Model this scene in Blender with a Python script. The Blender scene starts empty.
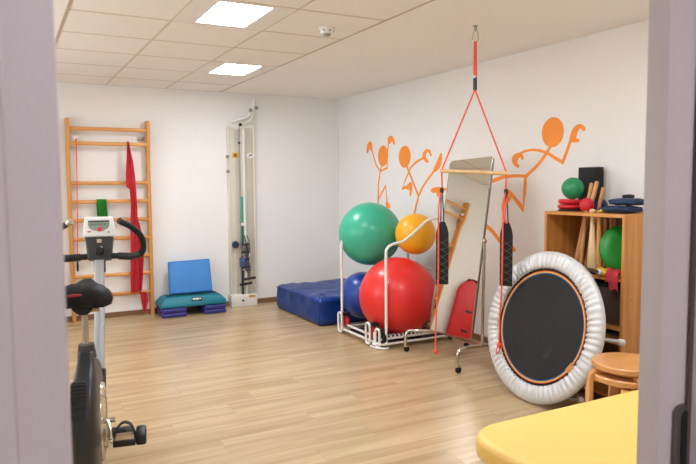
import bpy, bmesh, math, random
from mathutils import Vector, Matrix, noise as mnoise
random.seed(7)
S = bpy.context.scene
COL = S.collection
PI = math.pi

# ---------------------------------------------------------------- camera, world, exposure
def make_camera():
    yaw, pitch, roll = -0.4896, 0.0764, -0.0067
    cy, sy, cp, sp = math.cos(yaw), math.sin(yaw), math.cos(pitch), math.sin(pitch)
    f = Vector((-sy * cp, cy * cp, -sp)); r = Vector((cy, sy, 0)); u = r.cross(f)
    c, s = math.cos(roll), math.sin(roll)
    R = c * r + s * u; U = -s * r + c * u
    cam = bpy.data.cameras.new('camera'); cam.sensor_width = 36; cam.lens = 643.72 / 696 * 36
    cam.clip_start = 0.02
    cam.dof.use_dof = True; cam.dof.focus_distance = 5.2; cam.dof.aperture_fstop = 9
    o = bpy.data.objects.new('camera', cam); COL.objects.link(o)
    m = Matrix((R, U, -f)).transposed().to_4x4(); m.translation = (-3.8022, -7.3708, 1.4536)
    o.matrix_world = m
    S.camera = o
make_camera()
W = bpy.data.worlds.new('world'); S.world = W; W.use_nodes = True
W.node_tree.nodes['Background'].inputs[0].default_value = (0.75, 0.8, 0.9, 1)
W.node_tree.nodes['Background'].inputs[1].default_value = 0.3
S.view_settings.view_transform = 'Standard'; S.view_settings.look = 'None'
S.view_settings.gamma = 1; S.view_settings.use_curve_mapping = False
S.view_settings.exposure = 0.05
ROOM_LAMP = 51.0      # emission of the ceiling panels
HALL_LAMP = 24.0
def assumed_window_light(yc, w, zc, h, energy):
    l = bpy.data.lights.new('window_daylight', 'AREA'); l.shape = 'RECTANGLE'; l.size = w; l.size_y = h
    l.energy = energy; l.color = (0.93, 0.97, 1.0)
    o = bpy.data.objects.new('window_daylight', l); COL.objects.link(o)
    o.location = (-5.20, yc, zc); o.rotation_euler = (0, -PI / 2, 0)      # added daylight, just outside an assumed unseen opening, shining into the room
ASSUMED_WINDOWS = [(-1.9, 1.5, 1.55, 1.3), (-4.3, 1.5, 1.55, 1.3)]  # assumed openings out of view, added for softer, more even light
for wn in ASSUMED_WINDOWS: assumed_window_light(*wn, 33)

H = 2.513; XA = -1.5444; T = 0.625; W0 = 0.5576; XL = -5.0; YF = -6.6

# ---------------------------------------------------------------- materials
def lin(c):
    return tuple(((v / 255) / 12.92 if v / 255 <= 0.04045 else ((v / 255 + 0.055) / 1.055) ** 2.4) for v in c) + (1,)
MATS = {}
def mat(name, col, rough=0.5, metal=0.0, var=0.06, vscale=6.0, bump=0.0, bscale=40.0, coat=0.0, emit=None, spec=0.5, alpha=None, trans=0.0, rand=0.0):
    if name in MATS: return MATS[name]
    m = bpy.data.materials.new(name); m.use_nodes = True; MATS[name] = m
    nt = m.node_tree; b = nt.nodes['Principled BSDF']
    c = lin(col)
    tc = nt.nodes.new('ShaderNodeTexCoord')
    n = nt.nodes.new('ShaderNodeTexNoise'); n.inputs['Scale'].default_value = vscale; n.inputs['Detail'].default_value = 4
    nt.links.new(tc.outputs['Object'], n.inputs['Vector'])
    r = nt.nodes.new('ShaderNodeValToRGB')
    r.color_ramp.elements[0].position = 0.3; r.color_ramp.elements[1].position = 0.7
    r.color_ramp.elements[0].color = tuple(max(0, v * (1 - var)) for v in c[:3]) + (1,)
    r.color_ramp.elements[1].color = tuple(min(1, v * (1 + var)) for v in c[:3]) + (1,)
    nt.links.new(n.outputs['Fac'], r.inputs['Fac'])
    out = r.outputs['Color']
    if rand:
        oi = nt.nodes.new('ShaderNodeObjectInfo'); hs = nt.nodes.new('ShaderNodeHueSaturation')
        mr = nt.nodes.new('ShaderNodeMapRange'); mr.inputs[3].default_value = 1 - rand; mr.inputs[4].default_value = 1 + rand
        nt.links.new(oi.outputs['Random'], mr.inputs[0]); nt.links.new(mr.outputs[0], hs.inputs['Value'])
        nt.links.new(out, hs.inputs['Color']); out = hs.outputs['Color']
    nt.links.new(out, b.inputs['Base Color'])
    b.inputs['Roughness'].default_value = rough; b.inputs['Metallic'].default_value = metal
    b.inputs['Coat Weight'].default_value = coat; b.inputs['Specular IOR Level'].default_value = spec
    b.inputs['Transmission Weight'].default_value = trans
    if emit:
        b.inputs['Emission Color'].default_value = lin(emit[0]); b.inputs['Emission Strength'].default_value = emit[1]
    if alpha is not None: b.inputs['Alpha'].default_value = alpha
    if bump:
        n2 = nt.nodes.new('ShaderNodeTexNoise'); n2.inputs['Scale'].default_value = bscale; n2.inputs['Detail'].default_value = 3
        nt.links.new(tc.outputs['Object'], n2.inputs['Vector'])
        bp = nt.nodes.new('ShaderNodeBump'); bp.inputs['Strength'].default_value = bump; bp.inputs['Distance'].default_value = 0.005
        nt.links.new(n2.outputs['Fac'], bp.inputs['Height']); nt.links.new(bp.outputs['Normal'], b.inputs['Normal'])
    return m

def wood(name, c1, c2, axis=2, rough=0.45, scale=14.0, stretch=0.06, rand=0.0, coat=0.0, detail=5, bump=0.03):
    if name in MATS: return MATS[name]
    m = bpy.data.materials.new(name); m.use_nodes = True; MATS[name] = m
    nt = m.node_tree; b = nt.nodes['Principled BSDF']; L = nt.links
    tc = nt.nodes.new('ShaderNodeTexCoord'); oi = nt.nodes.new('ShaderNodeObjectInfo')
    ad = nt.nodes.new('ShaderNodeVectorMath'); ad.operation = 'MULTIPLY_ADD'
    cb = nt.nodes.new('ShaderNodeCombineXYZ')
    for i in range(3): L.new(oi.outputs['Random'], cb.inputs[i])
    ad.inputs[1].default_value = (37, 53, 71); L.new(cb.outputs[0], ad.inputs[0]); L.new(tc.outputs['Object'], ad.inputs[2])
    mp = nt.nodes.new('ShaderNodeMapping'); sc = [1, 1, 1]; sc[axis] = stretch; mp.inputs['Scale'].default_value = sc
    L.new(ad.outputs[0], mp.inputs['Vector'])
    n = nt.nodes.new('ShaderNodeTexNoise'); n.inputs['Scale'].default_value = scale; n.inputs['Detail'].default_value = detail
    n.inputs['Distortion'].default_value = 0.6; L.new(mp.outputs[0], n.inputs['Vector'])
    r = nt.nodes.new('ShaderNodeValToRGB'); r.color_ramp.elements[0].position = 0.32; r.color_ramp.elements[1].position = 0.68
    r.color_ramp.elements[0].color = lin(c1); r.color_ramp.elements[1].color = lin(c2)
    L.new(n.outputs['Fac'], r.inputs['Fac']); out = r.outputs['Color']
    if rand:
        hs = nt.nodes.new('ShaderNodeHueSaturation'); mr = nt.nodes.new('ShaderNodeMapRange')
        mr.inputs[3].default_value = 1 - rand; mr.inputs[4].default_value = 1 + rand
        L.new(oi.outputs['Random'], mr.inputs[0]); L.new(mr.outputs[0], hs.inputs['Value']); L.new(out, hs.inputs['Color']); out = hs.outputs['Color']
    L.new(out, b.inputs['Base Color'])
    b.inputs['Roughness'].default_value = rough; b.inputs['Coat Weight'].default_value = coat
    if bump:
        bp = nt.nodes.new('ShaderNodeBump'); bp.inputs['Strength'].default_value = bump; bp.inputs['Distance'].default_value = 0.003
        L.new(n.outputs['Fac'], bp.inputs['Height']); L.new(bp.outputs['Normal'], b.inputs['Normal'])
    return m

WALL = mat('wall_paint', (243, 241, 238), 0.9, var=0.015, vscale=1.5, bump=0.15, bscale=180)
PLASTER = mat('ceiling_paint', (249, 245, 238), 0.9, var=0.01, vscale=1.0, bump=0.1, bscale=120)
TILE = mat('ceiling_tile', (246, 241, 233), 0.95, var=0.02, vscale=30, bump=0.25, bscale=220, rand=0.012)
GRID = mat('ceiling_grid', (214, 199, 178), 0.6)
FLOORM = wood('floor_wood', (174, 145, 105), (204, 178, 138), axis=0, rough=0.27, scale=13, stretch=0.07, rand=0.03, bump=0.01)
FLOORB = mat('floor_joint', (132, 100, 66), 0.7)
BASEB = wood('baseboard_wood', (120, 88, 60), (146, 110, 76), axis=0, rough=0.5, scale=10)
FRAME = mat('door_frame_paint', (206, 196, 194), 0.5, var=0.02, bump=0.1, bscale=250)
BLACK = mat('black_plastic', (22, 22, 23), 0.45, var=0.1)
RUBBER = mat('black_rubber', (18, 18, 18), 0.7, bump=0.1)
DGREY = mat('dark_grey_plastic', (58, 60, 62), 0.42, var=0.08)
WHITEP = mat('white_plastic', (236, 236, 234), 0.35, var=0.02)
WHITEM = mat('white_enamel', (238, 236, 230), 0.3, var=0.02, coat=0.3)
CHROME = mat('chrome', (205, 200, 190), 0.18, 1.0, var=0.04)
STEEL = mat('grey_steel', (160, 158, 152), 0.35, 1.0)
SILVER = mat('silver_paint', (188, 190, 192), 0.35, 0.3)
BEECH = wood('beech', (206, 140, 70), (226, 166, 92), axis=2, rough=0.42, scale=9)
BEECHX = wood('beech_rung', (208, 142, 74), (230, 172, 100), axis=0, rough=0.42, scale=9)
SHELFW = wood('shelf_wood', (196, 128, 60), (224, 162, 88), axis=2, rough=0.4, scale=16, stretch=0.05)
SHELFWY = wood('shelf_board_wood', (196, 128, 60), (222, 158, 86), axis=1, rough=0.4, scale=16, stretch=0.05)
SHELFBACK = wood('shelf_back', (120, 78, 46), (146, 98, 60), axis=2, rough=0.6, scale=10)
STICKW = wood('stick_wood', (196, 138, 82), (222, 170, 112), axis=2, rough=0.5, scale=12, rand=0.12)
PALEW = wood('pale_wood', (222, 184, 132), (236, 204, 156), axis=2, rough=0.5, scale=12)
STOOLW = wood('stool_birch', (214, 148, 84), (230, 170, 106), axis=0, rough=0.38, scale=10, coat=0.2)
ORANGE = mat('orange_vinyl', (255, 152, 54), 0.6, var=0.02)
ORROPE = mat('orange_red_rope', (246, 96, 70), 0.7, var=0.2, vscale=120, bump=0.5, bscale=160)
REDBAND = mat('red_latex', (228, 62, 74), 0.5, var=0.1, vscale=12)
GREENBAND = mat('green_latex', (56, 178, 54), 0.5, var=0.14, vscale=30)
BLUEVINYL = mat('blue_vinyl', (10, 54, 128), 0.40, var=0.12, vscale=3, bump=0.25, bscale=14)
YELLOWV = mat('yellow_vinyl', (250, 207, 112), 0.42, var=0.02, vscale=2, bump=0.06, bscale=260)

# ---------------------------------------------------------------- mesh builder
def world_origin(p):
    v = Vector((0, 0, 0))
    while p is not None:
        v += p.location; p = p.parent
    return v

class B:
    def __init__(self): self.bm = bmesh.new()
    def box(self, x0, x1, y0, y1, z0, z1, M=None):
        vs = [self.bm.verts.new(Vector(p) if M is None else M @ Vector(p)) for p in
              ((x0, y0, z0), (x1, y0, z0), (x1, y1, z0), (x0, y1, z0), (x0, y0, z1), (x1, y0, z1), (x1, y1, z1), (x0, y1, z1))]
        for f in ((3, 2, 1, 0), (4, 5, 6, 7), (0, 1, 5, 4), (1, 2, 6, 5), (2, 3, 7, 6), (3, 0, 4, 7)):
            self.bm.faces.new([vs[i] for i in f])
        return self
    def tube(self, pts, r=0.01, seg=10, closed=False, flat=None, up=None):
        """sweep along pts; r number or list; flat=(a,b) rectangular section half sizes"""
        pts = [Vector(p) for p in pts]; n = len(pts); rings = []
        prev = None
        for i, p in enumerate(pts):
            if closed: t = pts[(i + 1) % n] - pts[i - 1]
            else: t = pts[min(i + 1, n - 1)] - pts[max(i - 1, 0)]
            t = t.normalized() if t.length > 1e-9 else Vector((0, 0, 1))
            if prev is None:
                a = Vector(up) if up else (Vector((0, 0, 1)) if abs(t.z) < 0.9 else Vector((1, 0, 0)))
            else: a = prev
            e = a - t * a.dot(t)
            if e.length < 1e-6: e = t.orthogonal()
            e.normalize(); f = t.cross(e); prev = e
            rr = r[i] if isinstance(r, (list, tuple)) else r
            if flat:
                k = rr if isinstance(r, (list, tuple)) else 1
                ring = [p + e * sx * flat[0] * k + f * sy * flat[1] * k for sx, sy in ((1, 1), (-1, 1), (-1, -1), (1, -1))]
            else:
                ring = [p + (e * math.cos(2 * PI * j / seg) + f * math.sin(2 * PI * j / seg)) * rr for j in range(seg)]
            rings.append([self.bm.verts.new(v) for v in ring])
        m = len(rings[0])
        for i in range(n if closed else n - 1):
            a, b = rings[i], rings[(i + 1) % n]
            for j in range(m):
                self.bm.faces.new((a[j], a[(j + 1) % m], b[(j + 1) % m], b[j]))
        if not closed:
            self.bm.faces.new(rings[0][::-1]); self.bm.faces.new(rings[-1])
        return self
    def lathe(self, prof, seg=24, M=None, close=False):
        """prof list of (r,z) about z"""
        M = M or Matrix.Identity(4); rings = []
        for r, z in prof:
            if r < 1e-6: rings.append([self.bm.verts.new(M @ Vector((0, 0, z)))])
            else: rings.append([self.bm.verts.new(M @ Vector((r * math.cos(2 * PI * j / seg), r * math.sin(2 * PI * j / seg), z))) for j in range(seg)])
        N = len(rings)
        for i in range(N if close else N - 1):
            a, b = rings[i], rings[(i + 1) % N]
            for j in range(seg):
                k = (j + 1) % seg
                if len(a) == 1 and len(b) == 1: continue
                if len(a) == 1: self.bm.faces.new((a[0], b[k], b[j])) if False else self.bm.faces.new((a[0], b[j], b[k]))
                elif len(b) == 1: self.bm.faces.new((a[j], a[k], b[0]))
                else: self.bm.faces.new((a[j], a[k], b[k], b[j]))
        if not close:
            if len(rings[0]) > 1: self.bm.faces.new(rings[0][::-1])
            if len(rings[-1]) > 1: self.bm.faces.new(rings[-1])
        return self
    def prism(self, poly, d0, d1, fn):
        """poly of 2D points, extruded between d0 and d1; fn(u,v,d) -> 3D"""
        a = [self.bm.verts.new(Vector(fn(u, v, d0))) for u, v in poly]
        b = [self.bm.verts.new(Vector(fn(u, v, d1))) for u, v in poly]
        n = len(poly)
        self.bm.faces.new(a); self.bm.faces.new(b[::-1])
        for i in range(n):
            self.bm.faces.new((a[i], b[i], b[(i + 1) % n], a[(i + 1) % n]))
        return self
    def ball(self, c, r, sc=(1, 1, 1), u=24, v=14, M=None):
        m = Matrix.Translation(c) @ (M or Matrix.Identity(4)) @ Matrix.Diagonal((sc[0], sc[1], sc[2], 1))
        bmesh.ops.create_uvsphere(self.bm, u_segments=u, v_segments=v, radius=r, matrix=m); return self
    def grid(self, nu, nv, fn):
        g = [[self.bm.verts.new(Vector(fn(i / nu, j / nv))) for j in range(nv + 1)] for i in range(nu + 1)]
        for i in range(nu):
            for j in range(nv):
                self.bm.faces.new((g[i][j], g[i + 1][j], g[i + 1][j + 1], g[i][j + 1]))
        return self
    def thicken(self, t):
        geom = self.bm.faces[:]
        bmesh.ops.solidify(self.bm, geom=geom, thickness=t); return self
    def bevel(self, w, seg=2, ang=30):
        bmesh.ops.recalc_face_normals(self.bm, faces=self.bm.faces[:])
        es = [e for e in self.bm.edges if len(e.link_faces) == 2 and e.calc_face_angle(0) > math.radians(ang)]
        bmesh.ops.bevel(self.bm, geom=es, offset=w, segments=seg, affect='EDGES', profile=0.5, clamp_overlap=True); return self
    def build(self, name, m, parent=None, bevel=0, seg=2, smooth=True, ang=35, origin=None):
        if bevel: self.bevel(bevel, seg)
        bmesh.ops.recalc_face_normals(self.bm, faces=self.bm.faces[:])
        if parent is not None: o0 = world_origin(parent)
        elif origin is not None: o0 = Vector(origin)
        else:
            xs = [v.co.x for v in self.bm.verts]; ys = [v.co.y for v in self.bm.verts]; zs = [v.co.z for v in self.bm.verts]
            o0 = Vector(((min(xs) + max(xs)) / 2, (min(ys) + max(ys)) / 2, min(zs)))
        bmesh.ops.translate(self.bm, verts=self.bm.verts[:], vec=-o0)
        me = bpy.data.meshes.new(name); self.bm.to_mesh(me); self.bm.free()
        if smooth:
            for p in me.polygons: p.use_smooth = True
            me.set_sharp_from_angle(angle=math.radians(ang))
        me.materials.append(m)
        o = bpy.data.objects.new(name, me); COL.objects.link(o)
        if parent is not None: o.parent = parent
        else: o.location = o0
        return o

def tag(o, label, cat, group=None):
    o['label'] = label; o['category'] = cat
    if group: o['group'] = group
    return o
def thing(name, label, cat, loc, group=None):
    o = bpy.data.objects.new(name, None); o.empty_display_size = 0.1; COL.objects.link(o); o.location = loc
    return tag(o, label, cat, group)
def struct(o):
    o['kind'] = 'structure'; return o
def smooth_path(pts, n=6, closed=False):
    """Catmull-Rom through pts"""
    P = [Vector(p) for p in pts]; out = []; N = len(P)
    rng = range(N) if closed else range(N - 1)
    for i in rng:
        p0 = P[i - 1] if (i > 0 or closed) else P[0]; p1 = P[i]; p2 = P[(i + 1) % N]
        p3 = P[(i + 2) % N] if (closed or i + 2 < N) else P[-1]
        for k in range(n):
            t = k / n
            out.append(0.5 * ((2 * p1) + (-p0 + p2) * t + (2 * p0 - 5 * p1 + 4 * p2 - p3) * t * t + (-p0 + 3 * p1 - 3 * p2 + p3) * t ** 3))
    if not closed: out.append(P[-1])
    return out
def frame_matrix(o, x, y, z):
    m = Matrix((Vector(x), Vector(y), Vector(z))).transposed().to_4x4(); m.translation = o; return m
def child(mesh_obj, name, parent, loc):
    """another object sharing mesh data, placed as a part at world loc"""
    o = bpy.data.objects.new(name, mesh_obj.data); COL.objects.link(o); o.parent = parent
    o.location = Vector(loc) - world_origin(parent); return o

# ---------------------------------------------------------------- room shell
def build_shell():
    floor = struct(B().box(XL - .15, .15, -9.2, .15, -.12, -.012).build('floor', FLOORB, smooth=False, origin=(0, 0, 0)))
    floor['label'] = 'light oak plank floor of the therapy room'; 
    # planks run parallel to the back wall
    lw, ln, gap = 0.185, 1.22, 0.0005
    proto = {}
    y = 0.0; row = 0
    while y > YF - 0.16:
        off = [0, .41, .83, .22, .62, 1.02][row % 6]
        x = XL - off
        while x < 0:
            a, b = max(x, XL), min(x + ln, 0)
            if b - a > 0.02:
                key = round(b - a, 3)
                if key not in proto:
                    h = (b - a) / 2 - gap
                    bb = B().box(-h, h, -lw / 2 + gap, lw / 2 - gap, -.010, 0)
                    o = bb.build('plank', FLOORM, smooth=False, origin=(0, 0, 0)); o.parent = floor
                    o.location = ((a + b) / 2, y - lw / 2, 0); proto[key] = o
                else: child(proto[key], 'plank', floor, ((a + b) / 2, y - lw / 2, 0))
            x += ln
        y -= lw; row += 1
    struct(B().box(XL, 0.0, -9.2, y, -.012, 0).build('floor_hall', mat('hall_linoleum', (150, 140, 132), 0.5, var=0.05), smooth=False))
    # ceiling: plaster strips either side of a tiled bay
    XT = XA - 3 * T
    cb = B().box(XA, .15, YF, .15, H, H + .12).box(XL - .15, XT, YF, .15, H, H + .12).box(XT, XA, YF, .15, H + .03, H + .12)
    ceil = struct(cb.build('ceiling', PLASTER, smooth=False, origin=(0, 0, H)))
    for k in range(1, 3): B().box(XA - k * T - .009, XA - k * T + .009, YF, 0, H - .0015, H + .012).build('grid_rail', GRID, ceil, smooth=False)
    for k in range(11):
        yy = -(W0 + k * T)
        if yy > YF: B().box(XT, XA, yy - .012, yy + .012, H - .001, H + .0115).build('grid_rail', GRID, ceil, smooth=False)
    B().box(XA - .012, XA + .006, YF, 0, H - .003, H + .004).build('edge_trim', mat('edge_trim', (196, 182, 160), 0.5, 0.3), ceil, smooth=False)
    B().box(XT - .006, XT + .014, YF, 0, H - .003, H + .004).build('edge_trim', MATS['edge_trim'], ceil, smooth=False)
    lamps = {(0, 1), (1, 4), (0, 7)}
    full = None
    for c in range(3):
        for r in range(-1, 10):
            y1 = 0 if r < 0 else -(W0 + r * T); y0 = max(-(W0 + (r + 1) * T), YF)
            if (c, r) in lamps or y1 - y0 < .02: continue
            x1 = XA - c * T; x0 = x1 - T; g = .005
            cx, cyy = (x0 + x1) / 2, (y0 + y1) / 2
            if abs((y1 - y0) - T) < 1e-6 and full is not None: child(full, 'ceiling_tile', ceil, (cx, cyy, H)); continue
            o = B().box(x0 + g, x1 - g, y0 + g, y1 - g, H, H + .02).build('ceiling_tile', TILE, ceil, smooth=False, bevel=0.003, seg=1)
            # re-centre so that the mesh may be shared
            for v in o.data.vertices: v.co -= Vector((cx, cyy, 0))
            o.location = (cx, cyy, 0)
            if abs((y1 - y0) - T) < 1e-6: full = o
    # walls
    struct(B().box(XL - .15, .15, 0, .15, -.05, H).build('wall_back', WALL, smooth=False))
    struct(B().box(0, .15, YF - .15, 0, -.05, H).build('wall_right', WALL, smooth=False))
    wl = B(); yy = 0.0
    for yc, w, zc, h in ASSUMED_WINDOWS:
        wl.box(XL - .15, XL, yc + w / 2, yy, -.05, H); yy = yc - w / 2
        wl.box(XL - .15, XL, yc - w / 2, yc + w / 2, -.05, zc - h / 2).box(XL - .15, XL, yc - w / 2, yc + w / 2, zc + h / 2, H)
    wl.box(XL - .15, XL, YF - .15, yy, -.05, H)
    struct(wl.build('wall_left', WALL, smooth=False))
    for i, (yc, w, zc, h) in enumerate(ASSUMED_WINDOWS):  # frames and sills for the assumed, unseen windows
        wd = bpy.data.objects.new('window_%d' % (i + 1), None); COL.objects.link(wd); wd.location = (XL - .1, yc, zc - h / 2); struct(wd)
        for a, b_, c, d in ((yc - w / 2, yc - w / 2 + .05, zc - h / 2, zc + h / 2), (yc + w / 2 - .05, yc + w / 2, zc - h / 2, zc + h / 2), (yc - .03, yc + .03, zc - h / 2, zc + h / 2), (yc - w / 2, yc + w / 2, zc - h / 2, zc - h / 2 + .05), (yc - w / 2, yc + w / 2, zc + h / 2 - .05, zc + h / 2)):
            B().box(XL - .13, XL - .08, a, b_, c, d).build('window_frame', WHITEP, wd, smooth=False)
        B().box(XL - .01, XL + .04, yc - w / 2 - .04, yc + w / 2 + .04, zc - h / 2 - .03, zc - h / 2).build('window_sill', WHITEP, wd, bevel=.004)
    wf = B().box(XL, -3.83, YF - .15, YF, -.05, H + .1).box(-2.66, 0, YF - .15, YF, -.05, H + .1).box(-3.83, -2.66, YF - .15, YF, 2.1, H + .1)
    struct(wf.build('wall_front', WALL, smooth=False))
    hw = mat('hall_paint', (206, 204, 210), 0.9, var=0.01)
    struct(B().box(XL - .15, .15, -9.3, -9.2, -.05, H).build('wall_hall_end', hw, smooth=False))
    struct(B().box(XL - .15, XL, -9.2, YF - .15, -.05, H).build('wall_hall_left', hw, smooth=False))
    struct(B().box(0, .15, -9.2, YF - .15, -.05, H).build('wall_hall_right', hw, smooth=False))
    struct(B().box(XL - .15, .15, -9.3, YF - .0, H, H + .1).build('ceiling_hall', hw, smooth=False))
    # baseboards
    struct(B().box(XL, -.012, -.012, 0, 0, .055).build('baseboard_back', BASEB, smooth=False, bevel=.003, seg=1))
    struct(B().box(-.012, 0, YF, 0, 0, .055).build('baseboard_right', BASEB, smooth=False, bevel=.003, seg=1))
    struct(B().box(XL, XL + .012, YF, -.012, 0, .055).build('baseboard_left', BASEB, smooth=False, bevel=.003, seg=1))
    # steel door frame around the opening the camera looks through
    d = bpy.data.objects.new('door_1', None); COL.objects.link(d); d.location = (-3.27, -6.69, 0); struct(d)
    d['label'] = 'grey lilac steel door frame of the open doorway'
    B().box(-3.86, -3.7588, -6.775, -6.585, 0, 2.06).box(-3.90, -3.80, -6.785, -6.76, 0, 2.1).build('jamb', FRAME, d, bevel=.006)
    rj = [(-2.772, -6.585), (-2.772, -6.630), (-2.712, -6.642), (-2.709, -6.785), (-2.62, -6.785), (-2.62, -6.745), (-2.655, -6.745), (-2.655, -6.605), (-2.70, -6.605), (-2.70, -6.585)]
    B().prism(rj, 0, 2.06, lambda u, v, w: (u, v, w)).build('jamb', FRAME, d, bevel=.004)
    B().box(-3.90, -2.62, -6.785, -6.585, 2.06, 2.14).build('head', FRAME, d, bevel=.004)
    # strike plate on the rebate
    pl = [(-2.744 + .016 * (1 - math.cos(a)), 1.03 + .016 * math.sin(a)) for a in [i * PI / 16 for i in range(9)]] + [(-2.7135, 1.046), (-2.7135, .86), (-2.744, .86)]
    B().prism(pl, -6.6405, -6.648, lambda u, v, w: (u, w, v)).build('strike_plate', mat('strike_steel', (120, 112, 112), 0.35, 0.8), d)
    B().prism([(u * .62 - 2.7135 * .38, v - .012) for u, v in pl], -6.648, -6.6495, lambda u, v, w: (u, w, v)).build('latch_slot', RUBBER, d)
    B().tube([(-2.713, -6.648, .0), (-2.713, -6.648, 2.05)], .005, 8).build('gasket', mat('brown_gasket', (92, 78, 70), 0.7), d)
build_shell()

# ---------------------------------------------------------------- ceiling fittings
def panel(c, r, where):
    x1 = XA - c * T; x0 = x1 - T; y1 = -(W0 + r * T); y0 = y1 - T
    cx, cy = (x0 + x1) / 2, (y0 + y1) / 2
    t = thing('ceiling_light', where, 'ceiling light', (cx, cy, H), 'square ceiling light panels')
    b = B(); g = .004; ex, ey = .165, .268
    for q in ((x0 + g, cx - ex, y0 + g, y1 - g), (cx + ex, x1 - g, y0 + g, y1 - g), (cx - ex, cx + ex, y0 + g, cy - ey), (cx - ex, cx + ex, cy + ey, y1 - g)):
        b.box(*q, H - .003, H + .02)
    b.build('frame', mat('lamp_frame', (240, 236, 228), 0.5, var=.01), t, smooth=False)
    B().box(cx - ex, cx + ex, cy - ey, cy + ey, H + .004, H + .014).build('diffuser', mat('lamp_diffuser', (255, 250, 242), 0.5, emit=((242, 246, 255), ROOM_LAMP)), t, smooth=False)
panel(0, 1, 'bright ceiling light panel nearest the back wall, above the pulley board')
panel(1, 4, 'bright ceiling light panel in the middle of the tiled ceiling')
panel(0, 7, 'bright ceiling light panel towards the doorway, above the treatment couch')  # out of view; panel assumed here and added to light the near end
t = thing('ceiling_light', 'cool ceiling light panel in the hallway', 'ceiling light', (-3.2, -8.3, H))
B().box(-3.55, -2.85, -8.65, -7.95, H - .03, H).build('housing', WHITEM, t, bevel=.004)
B().box(-3.52, -2.88, -8.62, -7.98, H - .034, H - .029).build('diffuser', mat('hall_diffuser', (240, 244, 255), .5, emit=((255, 248, 255), HALL_LAMP)), t, smooth=False)

def smoke_detector():
    x, y = -1.80, -3.326
    t = thing('smoke_detector', 'round white smoke detector on the ceiling tiles', 'smoke detector', (x, y, H))
    M = Matrix.Translation((x, y, H)) @ Matrix.Rotation(PI, 4, 'X')
    B().lathe([(0, 0), (.055, 0), (.055, .012), (.05, .016), (.048, .034), (.044, .040), (0, .040)], 28, M).build('body', WHITEP, t)
    for k in range(7):
        a = k * 2 * PI / 7
        B().box(-.008, .008, -.0015, .003, .020, .026, M @ Matrix.Rotation(a, 4, 'Z') @ Matrix.Translation((0, .047, 0))).build('vent', DGREY, t, smooth=False)
    B().lathe([(0, .036), (.026, .036), (.024, .052), (.012, .057), (0, .057)], 20, M).build('sensor_head', mat('sensor_grey', (150, 146, 138), .5), t)
smoke_detector()

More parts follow.
